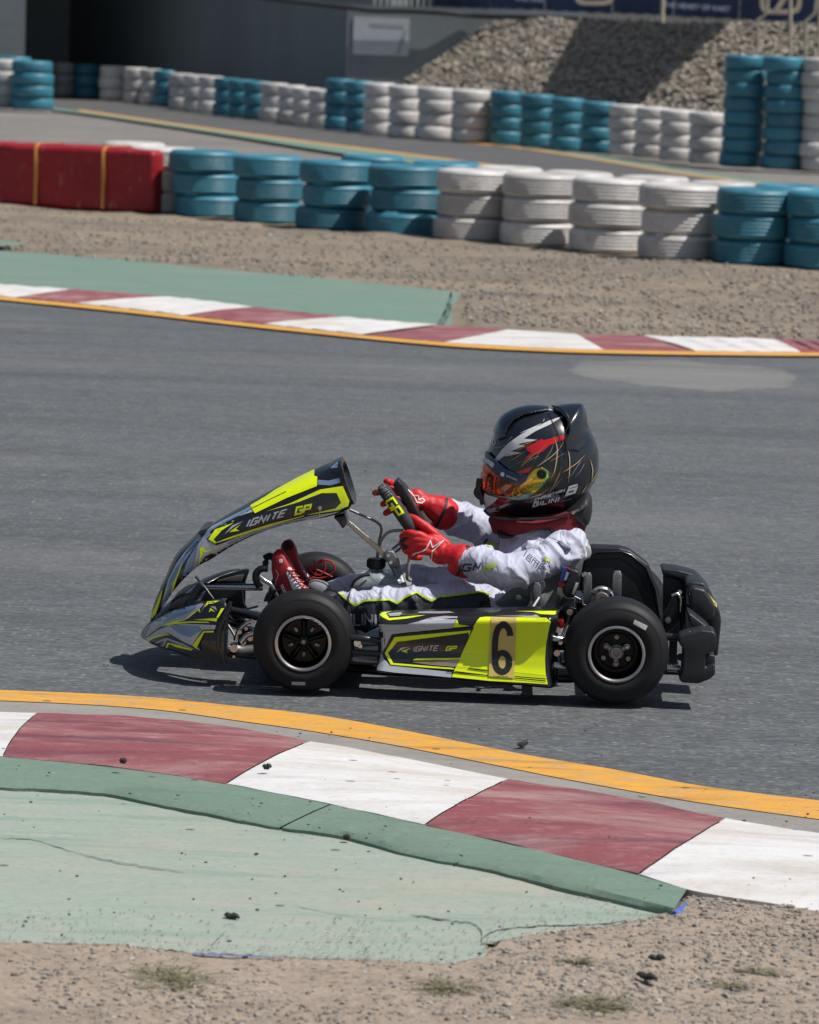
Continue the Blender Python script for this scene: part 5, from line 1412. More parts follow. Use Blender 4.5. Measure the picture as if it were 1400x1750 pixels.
extr('seat_side', [(832, 1052), (850, 1026), (872, 1008), (900, 985), (930, 965), (965, 950), (996, 948), (990, 985), (975, 1022), (958, 1050), (940, 1056)], .285, .30, M_seat, st_o, bevel=.004, nsub=2)
lathe('seat_washer', [(0, -.004), (.021, -.004), (.023, 0), (.023, .004)], plain('clear_washer', (.10, .105, .10), .2), st_o, seg=28, center=L(917.5, 1000, .23)); bolt(917, 1000, .224, .0085, parent=st_o); bolt(887, 1021, .232, .008, parent=st_o)
extr('seat_stay', [(911, 1001), (914, 995), (920, 995), (925, 1002), (925, 1018), (927, 1046), (916, 1046), (917, 1030), (911, 1022)], .212, .222, M_steel, st_o, bevel=.002)
T('seat_stay_tube', [(921, 1022, .21), (912, 1036, .19), (904, 1050, .17)], .006, M_steel, st_o)

# ---- engine side
eng = extr('engine_cover', [(1000, 940), (1012, 934), (1059, 936), (1077, 941), (1108, 965), (1126, 1004), (1134, 1058), (1133, 1085), (1000, 1075), (990, 1000)], .64, .71, M_blks, bevel=.007)
T('cover_ridge', [(1012, 947, .638), (1020, 944, .638), (1062, 943, .638), (1078, 949, .638), (1104, 970, .638), (1120, 1008, .638), (1127, 1052, .638)], .0045, M_blk, eng, seg=8)
T('cover_ridge', [(1014, 956, .639), (1058, 954, .639), (1072, 960, .639), (1094, 978, .639), (1110, 1012, .639)], .0022, M_bump, eng, seg=6)
for (a, b) in (((998, 981), (1012, 1036)), ((1048, 978), (1063, 1024))):
    extr('mount_plate', [(a[0], a[1]+4), (a[0]+3, a[1]-2), (b[0]-3, a[1]-2), (b[0], a[1]+4), (b[0]-1, b[1]), (a[0]-2, b[1])], .30, .308, M_alu, bevel=.0015)
bolt(1005, 985, .295, .0075); bolt(1057, 985, .295, .0075)
c_ = L(1029, 1024, .30); lathe('bearing_carrier', [(.014, -.004), (.030, -.004), (.034, 0), (.034, .02), (.014, .02)], M_alu, kart, seg=40, closed=True, center=c_)
lathe('bearing', [(.008, -.008), (.018, -.008), (.020, -.005), (.020, .0), (.008, .0)], M_titan, kart, seg=32, closed=True, center=c_)
for a in (70, 110, 150, 30): 
    lathe('carrier_hole', [(0, -.0062), (.003, -.0062), (.0034, -.004)], M_anod, kart, seg=10, center=c_+Vector((math.cos(math.radians(a))*.027, 0, math.sin(math.radians(a))*.027)))
coil = extr('ignition_coil', [(973, 972), (988, 976), (993, 985), (982, 1022), (968, 1020), (961, 1012)], .22, .275, M_blks, bevel=.005)
extr('coil_sticker', [(962, 970), (972, 971), (963, 1000), (955, 1000)], .215, .235, plain('blue_sticker', (.015, .05, .28), .4), coil, bevel=.001)
extr('coil_sticker', [(955, 996), (963, 996), (966, 1001), (961, 1005), (955, 1003)], .213, .233, M_redan, coil, bevel=.001); extr('coil_sticker', [(969, 970), (975, 972), (974, 976), (968, 974)], .213, .225, M_redan, coil, bevel=.0005)
extr('coil_sticker', [(968, 978), (973, 979), (968, 992), (964, 991)], .210, .214, M_banw, coil, bevel=0); extr('coil_sticker', [(984, 996), (989, 997), (981, 1017), (977, 1015)], .214, .219, M_lab, coil, bevel=.0005)
extr('coil_clip', [(993, 981), (1001, 978), (1003, 985), (996, 988)], .24, .26, M_chrome, coil, bevel=.002)
T('coil_ring', [(962, 1017, .24), (970, 1022, .235), (980, 1022, .24)], .0022, M_gold, coil, nsub=3)
T('coil_cable', [(972, 1022, .25), (965, 1036, .24), (955, 1050, .22), (945, 1062, .2)], [.016, .015, .013, .012], M_blks, nsub=3)
T('wire_hook', [(982, 1019, .25), (994, 1025, .25), (996, 1016, .25), (996, 1032, .25), (1001, 1034, .25)], .0016, M_steel, seg=6)
bolt(974, 1046, .16, .009); T('throttle_rod', [(974, 1046, .17), (970, 1062, .17), (962, 1085, .15), (955, 1105, .12)], .004, M_blks); bolt(952, 1068, .09, .006, M_redan)
extr('bracket', [(958, 1042), (972, 1036), (985, 1040), (988, 1056), (970, 1070), (955, 1062)], .20, .24, M_anod, bevel=.003)
extr('engine_block', [(985, 1025), (1040, 1020), (1075, 1040), (1075, 1110), (985, 1110)], .42, .60, M_anod, bevel=.008)
for k in range(6): extr('cooling_fin', [(983, 1030+k*9), (1042, 1027+k*9), (1042, 1030+k*9), (983, 1033+k*9)], .40, .62, M_anod, bevel=.001)

# ---- rear bumper
rb_ = extr('rear_bumper', [(1173, 998), (1182, 994), (1202, 996), (1212, 1008), (1231, 1047), (1233, 1062), (1227, 1122), (1217, 1120), (1213, 1066), (1205, 1063), (1184, 1046), (1177, 1020)], .27, .42, M_bump, bevel=.006)
extr('bumper_end_cap', [(1178, 1012), (1184, 1003), (1205, 1008), (1222, 1036), (1222, 1056), (1203, 1062), (1182, 1044), (1179, 1030)], .225, .272, M_bump, rb_, bevel=.008, taper=1.05)
extr('bumper_top', [(1131, 975), (1134, 972), (1160, 975), (1190, 983), (1204, 997), (1196, 1002), (1172, 1000), (1163, 989), (1133, 983)], .42, .54, M_bump, rb_, bevel=.004)
extr('bumper_back', [(1135, 983), (1165, 990), (1174, 1004), (1176, 1090), (1135, 1080)], .44, .52, M_blks, rb_, bevel=.004)
foot = [(1160, 1094), (1164, 1088), (1178, 1082), (1200, 1077), (1219, 1079), (1225, 1086), (1225, 1100), (1222, 1112), (1206, 1120), (1206, 1142), (1222, 1134), (1223, 1152), (1214, 1161), (1194, 1169), (1166, 1167), (1160, 1160), (1166, 1150), (1169, 1110), (1161, 1101)]
ft_o = extr('bumper_foot', foot, .025, .13, M_bump, rb_, bevel=.006)
extr('bumper_foot_inset', [(1203, 1118), (1222, 1120), (1223, 1140), (1205, 1146)], .055, .13, M_bump, rb_, bevel=.004)
bm = bmesh.new(); bm.from_mesh(ft_o.data)
for v in bm.verts: v.co.y = .9-v.co.y
frombm('bumper_foot', bm, M_bump, rb_, True, 35)
extr('bumper_arm', [(1176, 1048), (1182, 1050), (1208, 1070), (1216, 1080), (1186, 1086), (1180, 1068)], .11, .30, M_bump, rb_, bevel=.005)
extr('bumper_link', [(1147, 1030), (1152, 1018), (1158, 1018), (1162, 1060), (1150, 1078), (1132, 1086), (1134, 1052)], .26, .30, M_blks, bevel=.005)
bolt(1142, 1060, .255, .0085, M_alu); bolt(1162, 1012, .27, .006); T('bumper_pin', [(1148, 1018, .26), (1158, 1014, .26), (1164, 1022, .26), (1163, 1046, .26)], .0045, M_chrome, seg=8); T('frame_rail', [(1165, 1020, .28), (1168, 1084, .28)], .008, M_blks)
T('bumper_bolt', [(1168, 1084, .2), (1180, 1083, .2)], .008, M_steel); bolt(1163, 1123, .10, .010, M_blks)
extr('mesh_guard', [(1144, 1094), (1158, 1096), (1157, 1135), (1143, 1134)], .30, .305, M_blks, bevel=0)
decal('bumper_sticker', [[(1204, 1009), (1208, 1010), (1229, 1037), (1230, 1042), (1226, 1040)]], bvh_of(rb_), M_gold, rb_, 1, 5)
mesh('bumper_sticker', [L(1205, 1007, .30)+Vector((.002, 0, .002)), L(1229.5, 1040, .30)+Vector((.003, 0, .001)), L(1229.5, 1040, .60)+Vector((.003, 0, .001))+Vector((0, 0, 0)), L(1205, 1007, .30)+Vector((.002, .3, .002))], [(0, 1, 2, 3)], M_gold, rb_) if False else None
# ==================================================================== the driver
per = empty('person', KM4@L(860, 1060, .45), YAW)
tag(per, 'driver in black helmet, pale suit and red gloves seated in the kart gripping its wheel', 'person')
PO = L(860, 1060, .45)
def adopt(o):
    o.parent = per; 
    o.data.transform(Matrix.Translation(-PO)) if not o.get('_moved') else None
    return o
def bm_sphere(bm, c, r, rot=None, seg=24):
    M_ = Matrix.Translation(c)
    if rot is not None: M_ = M_@rot.to_4x4()
    M_ = M_@Matrix.Diagonal((*r, 1)) if isinstance(r, tuple) else M_@Matrix.Diagonal((r, r, r, 1))
    bmesh.ops.create_uvsphere(bm, u_segments=seg, v_segments=seg//2, radius=1.0, matrix=M_)
def bm_limb(bm, pts, rads, seg=20, flat=1.0):
    """tapered limb: closed tube with ball ends, rads may be (r_inplane, r_depth)"""
    q = spline([list(p)+[r] for p, r in zip(pts, rads)], 6); P = [Vector(a[:3]) for a in q]; R_ = [max(.002, a[3]) for a in q]
    n = len(P); rings = []
    a = (P[1]-P[0]).orthogonal().normalized()
    for i in range(n):
        t_ = (P[min(i+1, n-1)]-P[max(i-1, 0)]).normalized(); a = (a-t_*a.dot(t_)).normalized(); b = t_.cross(a)
        rings.append([bm.verts.new(P[i]+(a*math.cos(k*2*math.pi/seg)+b*math.sin(k*2*math.pi/seg))*R_[i]) for k in range(seg)])
    for i in range(n-1):
        for k in range(seg): bm.faces.new((rings[i][k], rings[i][(k+1) % seg], rings[i+1][(k+1) % seg], rings[i+1][k]))
    bm.faces.new(list(reversed(rings[0]))); bm.faces.new(rings[-1])
    bm_sphere(bm, P[0], R_[0]); bm_sphere(bm, P[-1], R_[-1])
def remesh(name, bm, voxel, smooth, mat, parent=None):
    me = bpy.data.meshes.new(name); bm.to_mesh(me); bm.free()
    o = bpy.data.objects.new(name, me); COL.objects.link(o)
    md = o.modifiers.new('r', 'REMESH'); md.mode = 'VOXEL'; md.voxel_size = voxel; md.adaptivity = 0
    if smooth:
        ms = o.modifiers.new('s', 'SMOOTH'); ms.factor = .5; ms.iterations = smooth
    dg = bpy.context.evaluated_depsgraph_get(); me2 = bpy.data.meshes.new_from_object(o.evaluated_get(dg))
    bpy.data.objects.remove(o)
    o = bpy.data.objects.new(name, me2); COL.objects.link(o); me2.materials.clear(); me2.materials.append(mat)
    for p in me2.polygons: p.use_smooth = True
    o.parent = parent
    return o

M_suit = NT('suit_fabric'); t = M_suit
c = t.mix(t.ramp(t.noise(7, 4), [(.3, 0), (.7, 1)]), (.46, .47, .60), (.54, .55, .66))
t.out(c, .62); t.b.inputs['Sheen Weight'].default_value = .25; crs = t.math('ABSOLUTE', t.math('SUBTRACT', t.noise(9, 2, .5, vec=t.mapping(scale=(1.6, .8, 1)), dist=1.2), .5))
t.bump(t.math('ADD', t.math('MULTIPLY', t.noise(420, 2), .03), t.ramp(crs, [(0, 0), (.10, .8), (.25, 1)])), .38, .012); M_suit = t.m
M_suitb = plain('suit_black_panel', (.020, .022, .028), .6, bump=.35, bscale=30, bdist=.004)
M_glove = plain('red_glove_suede', (.56, .010, .014), .55, var=.15, scale=20, bump=.4, bscale=60, bdist=.002)
M_gblk = plain('glove_black', (.014, .014, .016), .6); M_shoe = plain('red_shoe_suede', (.34, .012, .018), .6, var=.2, scale=20, bump=.3, bscale=90, bdist=.001)
M_whitep = plain('white_print', (.70, .70, .72), .5, var=.05); M_navyp = plain('navy_print', (.02, .03, .075), .5); M_neonp = plain('neon_print', (.45, .62, .02), .5)
M_sole = plain('shoe_sole', (.015, .015, .016), .7); M_lace = plain('red_lace', (.45, .015, .02), .6)

# ---- body: one continuous surface
bm = bmesh.new()
bm_sphere(bm, L(872, 1040, .45), (.105, .135, .085))
bm_sphere(bm, L(905, 1000, .45), (.105, .140, .095), Matrix.Rotation(math.radians(-60), 3, 'Y'))
bm_sphere(bm, L(922, 945, .45), (.115, .150, .085))
bm_sphere(bm, L(912, 912, .45), (.085, .105, .045))
bm_limb(bm, [L(975, 935, .33), L(960, 925, .45), L(975, 930, .57)], [.046, .066, .048])
bm_limb(bm, [L(925, 915, .45), L(922, 885, .45)], [.062, .055])
# near arm
NA = [L(966, 938, .315), L(925, 962, .265), L(868, 976, .215), L(832, 966, .225), L(797, 957, .262), L(775, 950, .275)]
bm_limb(bm, NA, [.050, .050, .050, .049, .041, .034])
# far arm
FA = [L(960, 928, .59), L(900, 915, .66), L(838, 905, .675), L(800, 893, .645), L(758, 878, .60), L(742, 868, .59)]
bm_limb(bm, FA, [.056, .052, .055, .052, .044, .034])
# near leg
NLg = [L(868, 1048, .37), L(790, 1038, .31), L(710, 1036, .275), L(640, 1040, .265), L(590, 1044, .29), L(555, 1046, .325)]
bm_limb(bm, NLg, [.075, .068, .058, .056, .050, .036])
FLg = [L(868, 1040, .53), L(790, 1020, .59), L(720, 1004, .625), L(650, 1005, .63), L(600, 1010, .60), L(560, 1015, .57)]
bm_limb(bm, FLg, [.075, .068, .060, .052, .050, .036])
body = remesh('suit', bm, .0048, 6, M_suit)
# fabric folds
limbs = [(NA, 1.0), (FA, 1.0), (NLg, 1.1), (FLg, 1.1)]
segs = []
for P_, k in limbs:
    for i in range(len(P_)-1): segs.append((P_[i], P_[i+1], (P_[i+1]-P_[i]).normalized(), k))
tors = [(L(872, 1040, .45), L(922, 930, .45))]
me = body.data; no = [v.normal.copy() for v in me.vertices]
def ridge(p): 
    n_ = noise.noise(p); return 1-min(1, abs(n_)*3.2)
for v, nn in zip(me.vertices, no):
    p = v.co; best = 1e9; bd = None; bk = 1
    for a, b, d, k in segs:
        h = max(0, min(1, (p-a).dot(b-a)/(b-a).length_squared)); dd = (p-(a+(b-a)*h)).length
        if dd < best: best = dd; bd = d; bk = k
    ax = bd if best < .085 else Vector((-.3, 0, .95))
    ax = (ax+.35*Vector((noise.noise(p*6), noise.noise(p*6+Vector((9, 0, 0))), noise.noise(p*6+Vector((0, 9, 0)))))).normalized()
    al = p.dot(ax); q = p-ax*al
    w = Vector((q.x*6+al*0, q.y*6, q.z*6))+ax*(al*13)
    amp = .0100*bk
    r1 = ridge(w+Vector((3.1, 0, 0))); r2 = ridge(w*2.1+Vector((0, 5.2, 0)))
    m_ = .35+.65*max(0, min(1, .5+noise.noise(p*9)*1.3))
    # cuffs stay slim
    v.co = p+nn*(amp*m_*(r1**2.2*1.5-.40)+.0022*bk*(r2**2-.3))
me.update()
Bb = bvh_of(body); Z2 = zc(600, 660, 3.0435); Z3 = zc(560, 880, 3.1818); Z6 = zc(600, 800, 6.3636)
D = lambda name, pts, mat, layer=1, g=5, par=body, bv=None: decal(name, [pts], bv or Bb, mat, par, layer, g, maxd=.04)
# black lower panels of the trousers with neon piping
edge = [(563, 1009), (578, 1012), (592, 1024), (608, 1035), (622, 1027), (640, 1026), (666, 1025), (679, 1031), (690, 1022), (712, 1012), (724, 1020), (738, 1027), (750, 1020), (775, 1018), (800, 1014), (822, 1012), (836, 1016)]
panel = edge+[(840, 1040), (840, 1095), (700, 1110), (620, 1110), (530, 1100), (530, 1050), (545, 1010)]
def inpoly(u, v, P):
    r = False; j = len(P)-1
    for i in range(len(P)):
        if (P[i][1] > v) != (P[j][1] > v) and u < (P[j][0]-P[i][0])*(v-P[i][1])/(P[j][1]-P[i][1])+P[i][0]: r = not r
        j = i
    return r
me.materials.append(M_suitb)
for p in me.polygons:
    c_ = p.center
    if c_.y < .37 and c_.z < .30:
        uv = pj(c_)
        if inpoly(uv[0], uv[1], panel): p.material_index = 1
decal('piping', stripe(edge, 3.2), Bb, M_neonp, body, 4, 3, maxd=.03)
decal('suit_lettering', strokes('GILINI', (584, 1066), (11, .4), (-.5, -18), 3.4, .34), Bb, M_lilac, body, 5, 2.5, maxd=.03)
decal('suit_lettering', [Z3(q) for q in strokes('IG', (708, 300), (42, 2), (14, -33), 9, .25)], Bb, M_navyp, body, 4, 2.5, maxd=.03)
decal('suit_lettering', [Z3(q) for q in strokes('N', (792, 300), (28, -8), (14, -30), 9, .25)], Bb, M_navyp, body, 4, 2.5, maxd=.03)
decal('suit_lettering', [Z3(q) for q in strokes('GP', (852, 303), (26, -2), (6, -34), 8, .25)], Bb, M_neonp, body, 4, 2.5, maxd=.03)
decal('suit_lettering', [Z3(q) for q in strokes('iame', (1066, 222), (20, 15.5), (17, -28), 5.0, .5)], Bb, M_navyp, body, 4, 2.5, maxd=.03)
decal('suit_lettering', [Z3(q) for q in strokes('GP', (1176, 244), (13, 7), (6, -16), 4.5, .3)], Bb, M_neonp, body, 4, 2.5, maxd=.03)
D('chest_patch', Z3([(858, 150), (885, 138), (892, 150), (940, 152), (930, 166), (905, 170), (880, 176), (862, 168)]), M_neonp, 2); D('chest_patch', Z3([(846, 150), (862, 126), (874, 130), (862, 152), (852, 160)]), M_navyp, 2)
decal('suit_piping', stripe([(908, 896), (912, 906), (911, 915)], 3), Bb, M_neonp, body, 4, 2.5, maxd=.03)
decal('suit_seam', stripe([(946, 905), (940, 918), (952, 922)], 1.0), Bb, plain('seam_thread', (.30, .31, .42), .7), body, 2, 4, maxd=.03)
decal('suit_gusset', [[(952, 924), (960, 926), (975, 938), (972, 944), (966, 947), (964, 938)]], Bb, M_navyp, body, 4, 2.5, maxd=.03)

# ---- collar / rib vest edge
col = inflate('neck_collar', [(835, 886), (850, 876), (900, 878), (960, 868), (1000, 860), (1007, 870), (1004, 890), (998, 913), (990, 906), (975, 893), (940, 895), (905, 902), (870, 912), (845, 911), (838, 898)], .45, .118, plain('red_collar', (.13, .004, .009), .8, bump=.3), body, n=8, p=.55, nsub=3)
inflate('neck_collar_pad', [(848, 905), (870, 910), (880, 915), (862, 919), (850, 914)], .40, .06, M_gblk, body, n=5, p=.6, nsub=2)
inflate('neck_brace', [(958, 872), (985, 850), (1004, 840), (1012, 852), (1011, 880), (1003, 897), (985, 893), (968, 884)], .45, .105, M_gblk, body, n=7, p=.6, nsub=3)
T('brace_buckle', [(977, 877, .345), (988, 872, .345), (1000, 866, .345)], .004, M_steel, body); T('brace_buckle', [(994, 868, .343), (1002, 862, .343)], .006, M_steel, body); bolt(980, 876, .343, .005, M_chrome, body)

# ---- gloves
def glove(name, palm, fingers, cuff, cuffr):
    bm = bmesh.new()
    for c, r, rot in palm: bm_sphere(bm, c, r, rot)
    for pts, rr in fingers: bm_limb(bm, pts, rr, seg=12)
    bm_limb(bm, cuff, cuffr, seg=20)
    g_ = remesh(name, bm, .0024, 4, M_glove, body)
    for v, nn in zip(g_.data.vertices, [v.normal.copy() for v in g_.data.vertices]): v.co += nn*(.0016*noise.noise(v.co*60)+.0022*noise.noise(v.co*24))
    return g_
# near hand on the lower part of the near grip
fg = []
kn = [((722, 917), (703, 912), (689, 916)), ((729, 926), (706, 921), (688, 927)), ((735, 935), (712, 931), (694, 938)), ((740, 944), (720, 942), (704, 948))]
for i, (k, p1, p2) in enumerate(kn):
    fg.append(([L(752, 935+i*6, .275), L(*k, .262), L(*p1, .258), L(*p2, .282), L(p2[0]+4, p2[1]+4, .315), L(p2[0]+13, p2[1]+4, .332)], [.013, .0125, .0118, .011, .0105, .0095]))
fg.append(([L(762, 930, .285), L(742, 912, .288), L(723, 898, .292), L(708, 886, .300), L(702, 882, .306)], [.0145, .0135, .0125, .0105, .008]))
gl = glove('glove', [(L(741, 932, .272), (.036, .018, .026), Matrix.Rotation(math.radians(28), 3, 'Y')), (L(752, 946, .275), (.034, .022, .030), Matrix.Rotation(math.radians(25), 3, 'Y'))], fg,
           [L(758, 946, .276), L(772, 951, .274), L(784, 956, .270), L(792, 959, .268)], [.026, .035, .0455, .047])
Bg = bvh_of(gl)
decal('glove_star', [Z6(q) for q in stripe([(670, 945), (700, 925), (780, 905), (815, 880), (862, 790), (885, 862), (1008, 785), (905, 885), (882, 905), (878, 1000), (800, 1005), (740, 1015)], 12)], Bg, M_whitep, gl, 2, 4, maxd=.03)
decal('glove_trim', stripe([(797, 932), (801, 936), (796, 950), (787, 972), (779, 987)], 4.5), Bg, M_gblk, gl, 2, 4, maxd=.03)
decal('glove_palm', [[(690, 918), (700, 917), (690, 928), (700, 936), (692, 940), (686, 934), (684, 924)]], Bg, M_gblk, gl, 1, 4, maxd=.03)
decal('glove_underside', [[(740, 968), (756, 974), (772, 984), (765, 992), (745, 985)]], Bg, M_gblk, gl, 1, 4, maxd=.03)
# far hand on the far grip
fg = []
for i, (k, p1, p2, p3) in enumerate([((694, 842, .56), (676, 829, .525), (662, 824, .51), (664, 824, .50)), ((702, 852, .56), (684, 842, .52), (660, 838, .500), (642, 842, .495)), ((708, 864, .56), (690, 858, .52), (668, 855, .50), (655, 862, .495)), ((716, 875, .56), (698, 870, .53), (676, 868, .505), (660, 876, .50))]):
    fg.append(([L(725, 856+i*5, .575), L(*k), L(*p1), L(*p2), L(*p3)], [.013, .0125, .0115, .011, .0095]))
fg.append(([L(725, 858, .56), L(712, 862, .54), L(708, 872, .535)], [.014, .012, .010]))
gl2 = glove('glove', [(L(712, 854, .57), (.034, .020, .030), Matrix.Rotation(math.radians(35), 3, 'Y'))], fg,
            [L(716, 856, .575), L(734, 865, .58), L(748, 872, .585), L(757, 877, .588)], [.024, .034, .045, .047])
Bg2 = bvh_of(gl2)
decal('glove_star', [Z6(q) for q in stripe([(620, 235), (690, 310), (720, 375), (770, 380), (800, 355), (780, 330), (740, 345), (735, 300), (690, 295)], 11)], Bg2, M_whitep, gl2, 2, 4, maxd=.03)
decal('glove_trim', stripe([(764, 851), (763, 862), (756, 880), (746, 900), (740, 904)], 4.5), Bg2, M_gblk, gl2, 2, 4, maxd=.03)
decal('glove_fingertip', [[(636, 836), (646, 838), (648, 848), (636, 848)]], Bg2, M_gblk, gl2, 1, 4, maxd=.03)

# ---- shoes
def shoe(name, outline, yc, parts):
    s = inflate(name, outline, yc, .034, M_shoe, body, n=9, p=.55, nsub=4); return s
s1 = shoe('shoe', [(474, 939), (483, 940), (491, 950), (500, 964), (507, 982), (520, 1000), (540, 1018), (552, 1040), (535, 1058), (505, 1058), (486, 1040), (474, 1012), (466, 985), (464, 962), (467, 947)], .37, None)
s2 = shoe('shoe', [(491, 922), (499, 923), (506, 935), (512, 955), (522, 976), (534, 990), (552, 1004), (560, 1022), (545, 1035), (518, 1030), (500, 1010), (489, 985), (481, 960), (480, 935), (484, 926)], .55, None)
Bs = bvh_of(s1); Z8 = zc(420, 900, 5.0)
decal('shoe_side', [Z8([(345, 395), (362, 345), (385, 350), (420, 400), (470, 480), (520, 520), (560, 560), (520, 600), (440, 540), (400, 535)])], Bs, M_whitep, s1, 1, 5, maxd=.03)
for k in range(7):
    a = k/6; x = 372+a*120; y = 372+a*150
    decal('shoe_panel', [Z8([(x-18, y-8), (x+34, y+6), (x+46, y+20), (x-4, y+10)])], Bs, M_shoe, s1, 2, 5, maxd=.03)
    tube('lace', [L(*Z8([(x-22, y-6)])[0], .334), L(*Z8([(x+6, y+6)])[0], .331), L(*Z8([(x+44, y-2+(k % 2)*14)])[0], .340)], .0022, M_lace, s1, seg=6)
decal('shoe_emblem', strokes('S', (478, 961), (4.4, -.2), (.6, -4.5), 1.6, .3), Bs, M_whitep, s1, 2, 3, maxd=.03)
decal('shoe_lettering', [Z8(q) for q in strokes('sparco', (292, 492), (4, 13.5), (24, -6), 4.5, .35)] if False else [Z8(q) for q in strokes('spa', (300, 500), (9, 20), (24, -6), 5.5, .35)], Bs, M_whitep, s1, 2, 3, maxd=.03)
decal('shoe_stitch', [Z8(q) for q in stripe([(262, 370), (282, 410), (258, 470), (262, 500)], 5)], Bs, M_whitep, s1, 2, 3, maxd=.03)
Bs2 = bvh_of(s2)
decal('shoe_side', [Z8([(455, 270), (480, 290), (500, 330), (520, 390), (545, 440), (530, 450), (490, 380), (470, 320)])], Bs2, M_whitep, s2, 1, 5, maxd=.03)
decal('shoe_toe', [Z8([(318, 130), (350, 110), (395, 118), (410, 160), (380, 205), (330, 210), (312, 180)])], Bs2, plain('dark_toe', (.07, .008, .012), .6), s2, 1, 5, maxd=.03)
# loose lace bows
for pts in ([(545, 965), (552, 958), (556, 972), (548, 982), (536, 980), (530, 972), (540, 966)], [(528, 985), (545, 988), (562, 984), (572, 972), (566, 960), (552, 957), (542, 962)], [(536, 956), (540, 970), (538, 985), (530, 992)], [(522, 980), (534, 972), (552, 978), (568, 986)]):
    T('lace_bow', [(u, v, .50) for u, v in pts], .0026, M_lace, s2, seg=6, nsub=4)
for k in range(4): T('lace', [(524+k*8, 992+k*4, .515), (534+k*8, 985+k*5, .505), (542+k*7, 996+k*4, .515)], .0022, M_lace if k % 2 else M_whitep, s2, seg=6, nsub=3)
inflate('ankle', [(524, 1000), (536, 990), (556, 994), (566, 1006), (562, 1022), (540, 1024), (528, 1014)], .50, .03, plain('grey_sock', (.22, .23, .25), .8), s2, n=5, p=.6, nsub=3)
inflate('trouser_cuff', [(551, 1013), (562, 1008), (577, 1012), (588, 1026), (586, 1044), (566, 1050), (550, 1036)], .33, .038, M_suitb, body, n=6, p=.6, nsub=3)

# ---- helmet
M_hel = plain('helmet_black_paint', (.006, .008, .014), .25, var=.2, coat=1.0); M_hel.node_tree.nodes['Principled BSDF'].inputs['Coat Roughness'].default_value = .16
HO = [(836, 880), (828, 868), (823, 850), (821, 830), (823, 808), (829, 783), (838, 756), (851, 727), (860, 718), (877, 706), (895, 700), (915, 697), (940, 697), (965, 701), (987, 712), (1004, 728), (1016, 748), (1023, 772), (1024, 795), (1020, 817), (1010, 834), (1002, 848), (990, 864), (975, 875), (947, 883), (891, 885), (858, 885)]
hel = inflate('helmet', HO, .45, .128, M_hel, body, n=22, p=.96, nsub=5, center=(922, 795))
Bh = bvh_of(hel); H = zc(780, 670, 5.385)
HD = lambda name, pts, mat, layer, g=5: decal(name, [H(pts)], Bh, mat, hel, layer, g, maxd=.05)
M_vis = NT('iridium_visor'); t = M_vis
xs_ = t.n('ShaderNodeSeparateXYZ', Vector=t.co()).outputs[0]
a0 = L(822, 800, .4).x; a1 = L(935, 800, .4).x
fr = t.math('DIVIDE', t.math('SUBTRACT', t.math('ADD', xs_, t.math('MULTIPLY', t.noise(16, 2), .02)), a0+.01), a1-a0)
t.out(t.ramp(fr, [(0.0, (.62, .085, .015)), (.16, (.45, .05, .01)), (.34, (.12, .02, .008)), (.55, (.16, .04, .008)), (.68, (.42, .20, .01)), (.82, (.55, .45, .03)), (1.0, (.22, .50, .12))]), .08, .75); t.b.inputs['Coat Weight'].default_value = 1.0; M_vis = t.m
M_navy = plain('navy_visor_strip', (.012, .025, .085), .3, coat=.4); M_hw = plain('helmet_white', (.55, .57, .58), .2, coat=.8); M_hr = plain('helmet_red', (.50, .010, .012), .2, coat=.8)
M_hg = plain('helmet_gold', (.52, .30, .05), .25, metal=.3, coat=.8); M_hdr = plain('helmet_dark_red', (.14, .006, .015), .2, coat=.8); M_hgr = plain('helmet_grey', (.25, .26, .28), .25, coat=.8)
def shell_patch(name, pts, mat, off, g=4, thick=.0025):
    """a separate moulded piece following the helmet surface"""
    o = decal(name, [H(pts)], Bh, mat, hel, off/.0006, g, maxd=.06)
    if o: s_ = o.modifiers.new('Solidify', 'SOLIDIFY'); s_.thickness = thick; s_.offset = -1
    return o
vis_pts = [(236, 745), (262, 650), (285, 625), (345, 660), (420, 720), (520, 760), (640, 770), (670, 760), (720, 710), (790, 690), (850, 730), (850, 790), (790, 860), (740, 910), (660, 960), (590, 975), (440, 955), (330, 935), (262, 905), (232, 830)]
shell_patch('visor', vis_pts, M_vis, .004)
for q in ([(300, 940), (430, 955), (560, 962), (650, 925), (700, 910), (655, 970), (570, 985), (440, 968)],): decal('visor_seal', [H(q)], Bh, plain('visor_edge_teal', (.10, .22, .20), .2, coat=.8), hel, 8, 4, maxd=.05)
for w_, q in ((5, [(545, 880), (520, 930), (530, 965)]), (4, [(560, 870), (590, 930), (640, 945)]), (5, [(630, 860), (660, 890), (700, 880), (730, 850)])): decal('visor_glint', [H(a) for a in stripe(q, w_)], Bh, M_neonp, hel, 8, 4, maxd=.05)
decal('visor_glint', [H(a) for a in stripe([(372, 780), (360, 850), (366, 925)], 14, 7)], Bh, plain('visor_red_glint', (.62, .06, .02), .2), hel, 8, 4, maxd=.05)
shell_patch('visor_strip', [(272, 560), (300, 545), (345, 600), (400, 655), (470, 715), (560, 752), (668, 762), (640, 820), (600, 850), (520, 835), (430, 790), (340, 725), (262, 645)], M_navy, .0062, thick=.001)
decal('visor_lettering', [H(q) for q in strokes('iame', (262, 632), (19, 13), (9, -42), 11, .4)], Bh, M_whitep, hel, 11.6, 4, maxd=.05)
V2, F2 = font_polys('DRIVERS', (468, 776), (100, 40), (3, -16)); decal('visor_lettering', [H(V2)], Bh, M_whitep, hel, 11.6, 6, pre=F2, maxd=.05)
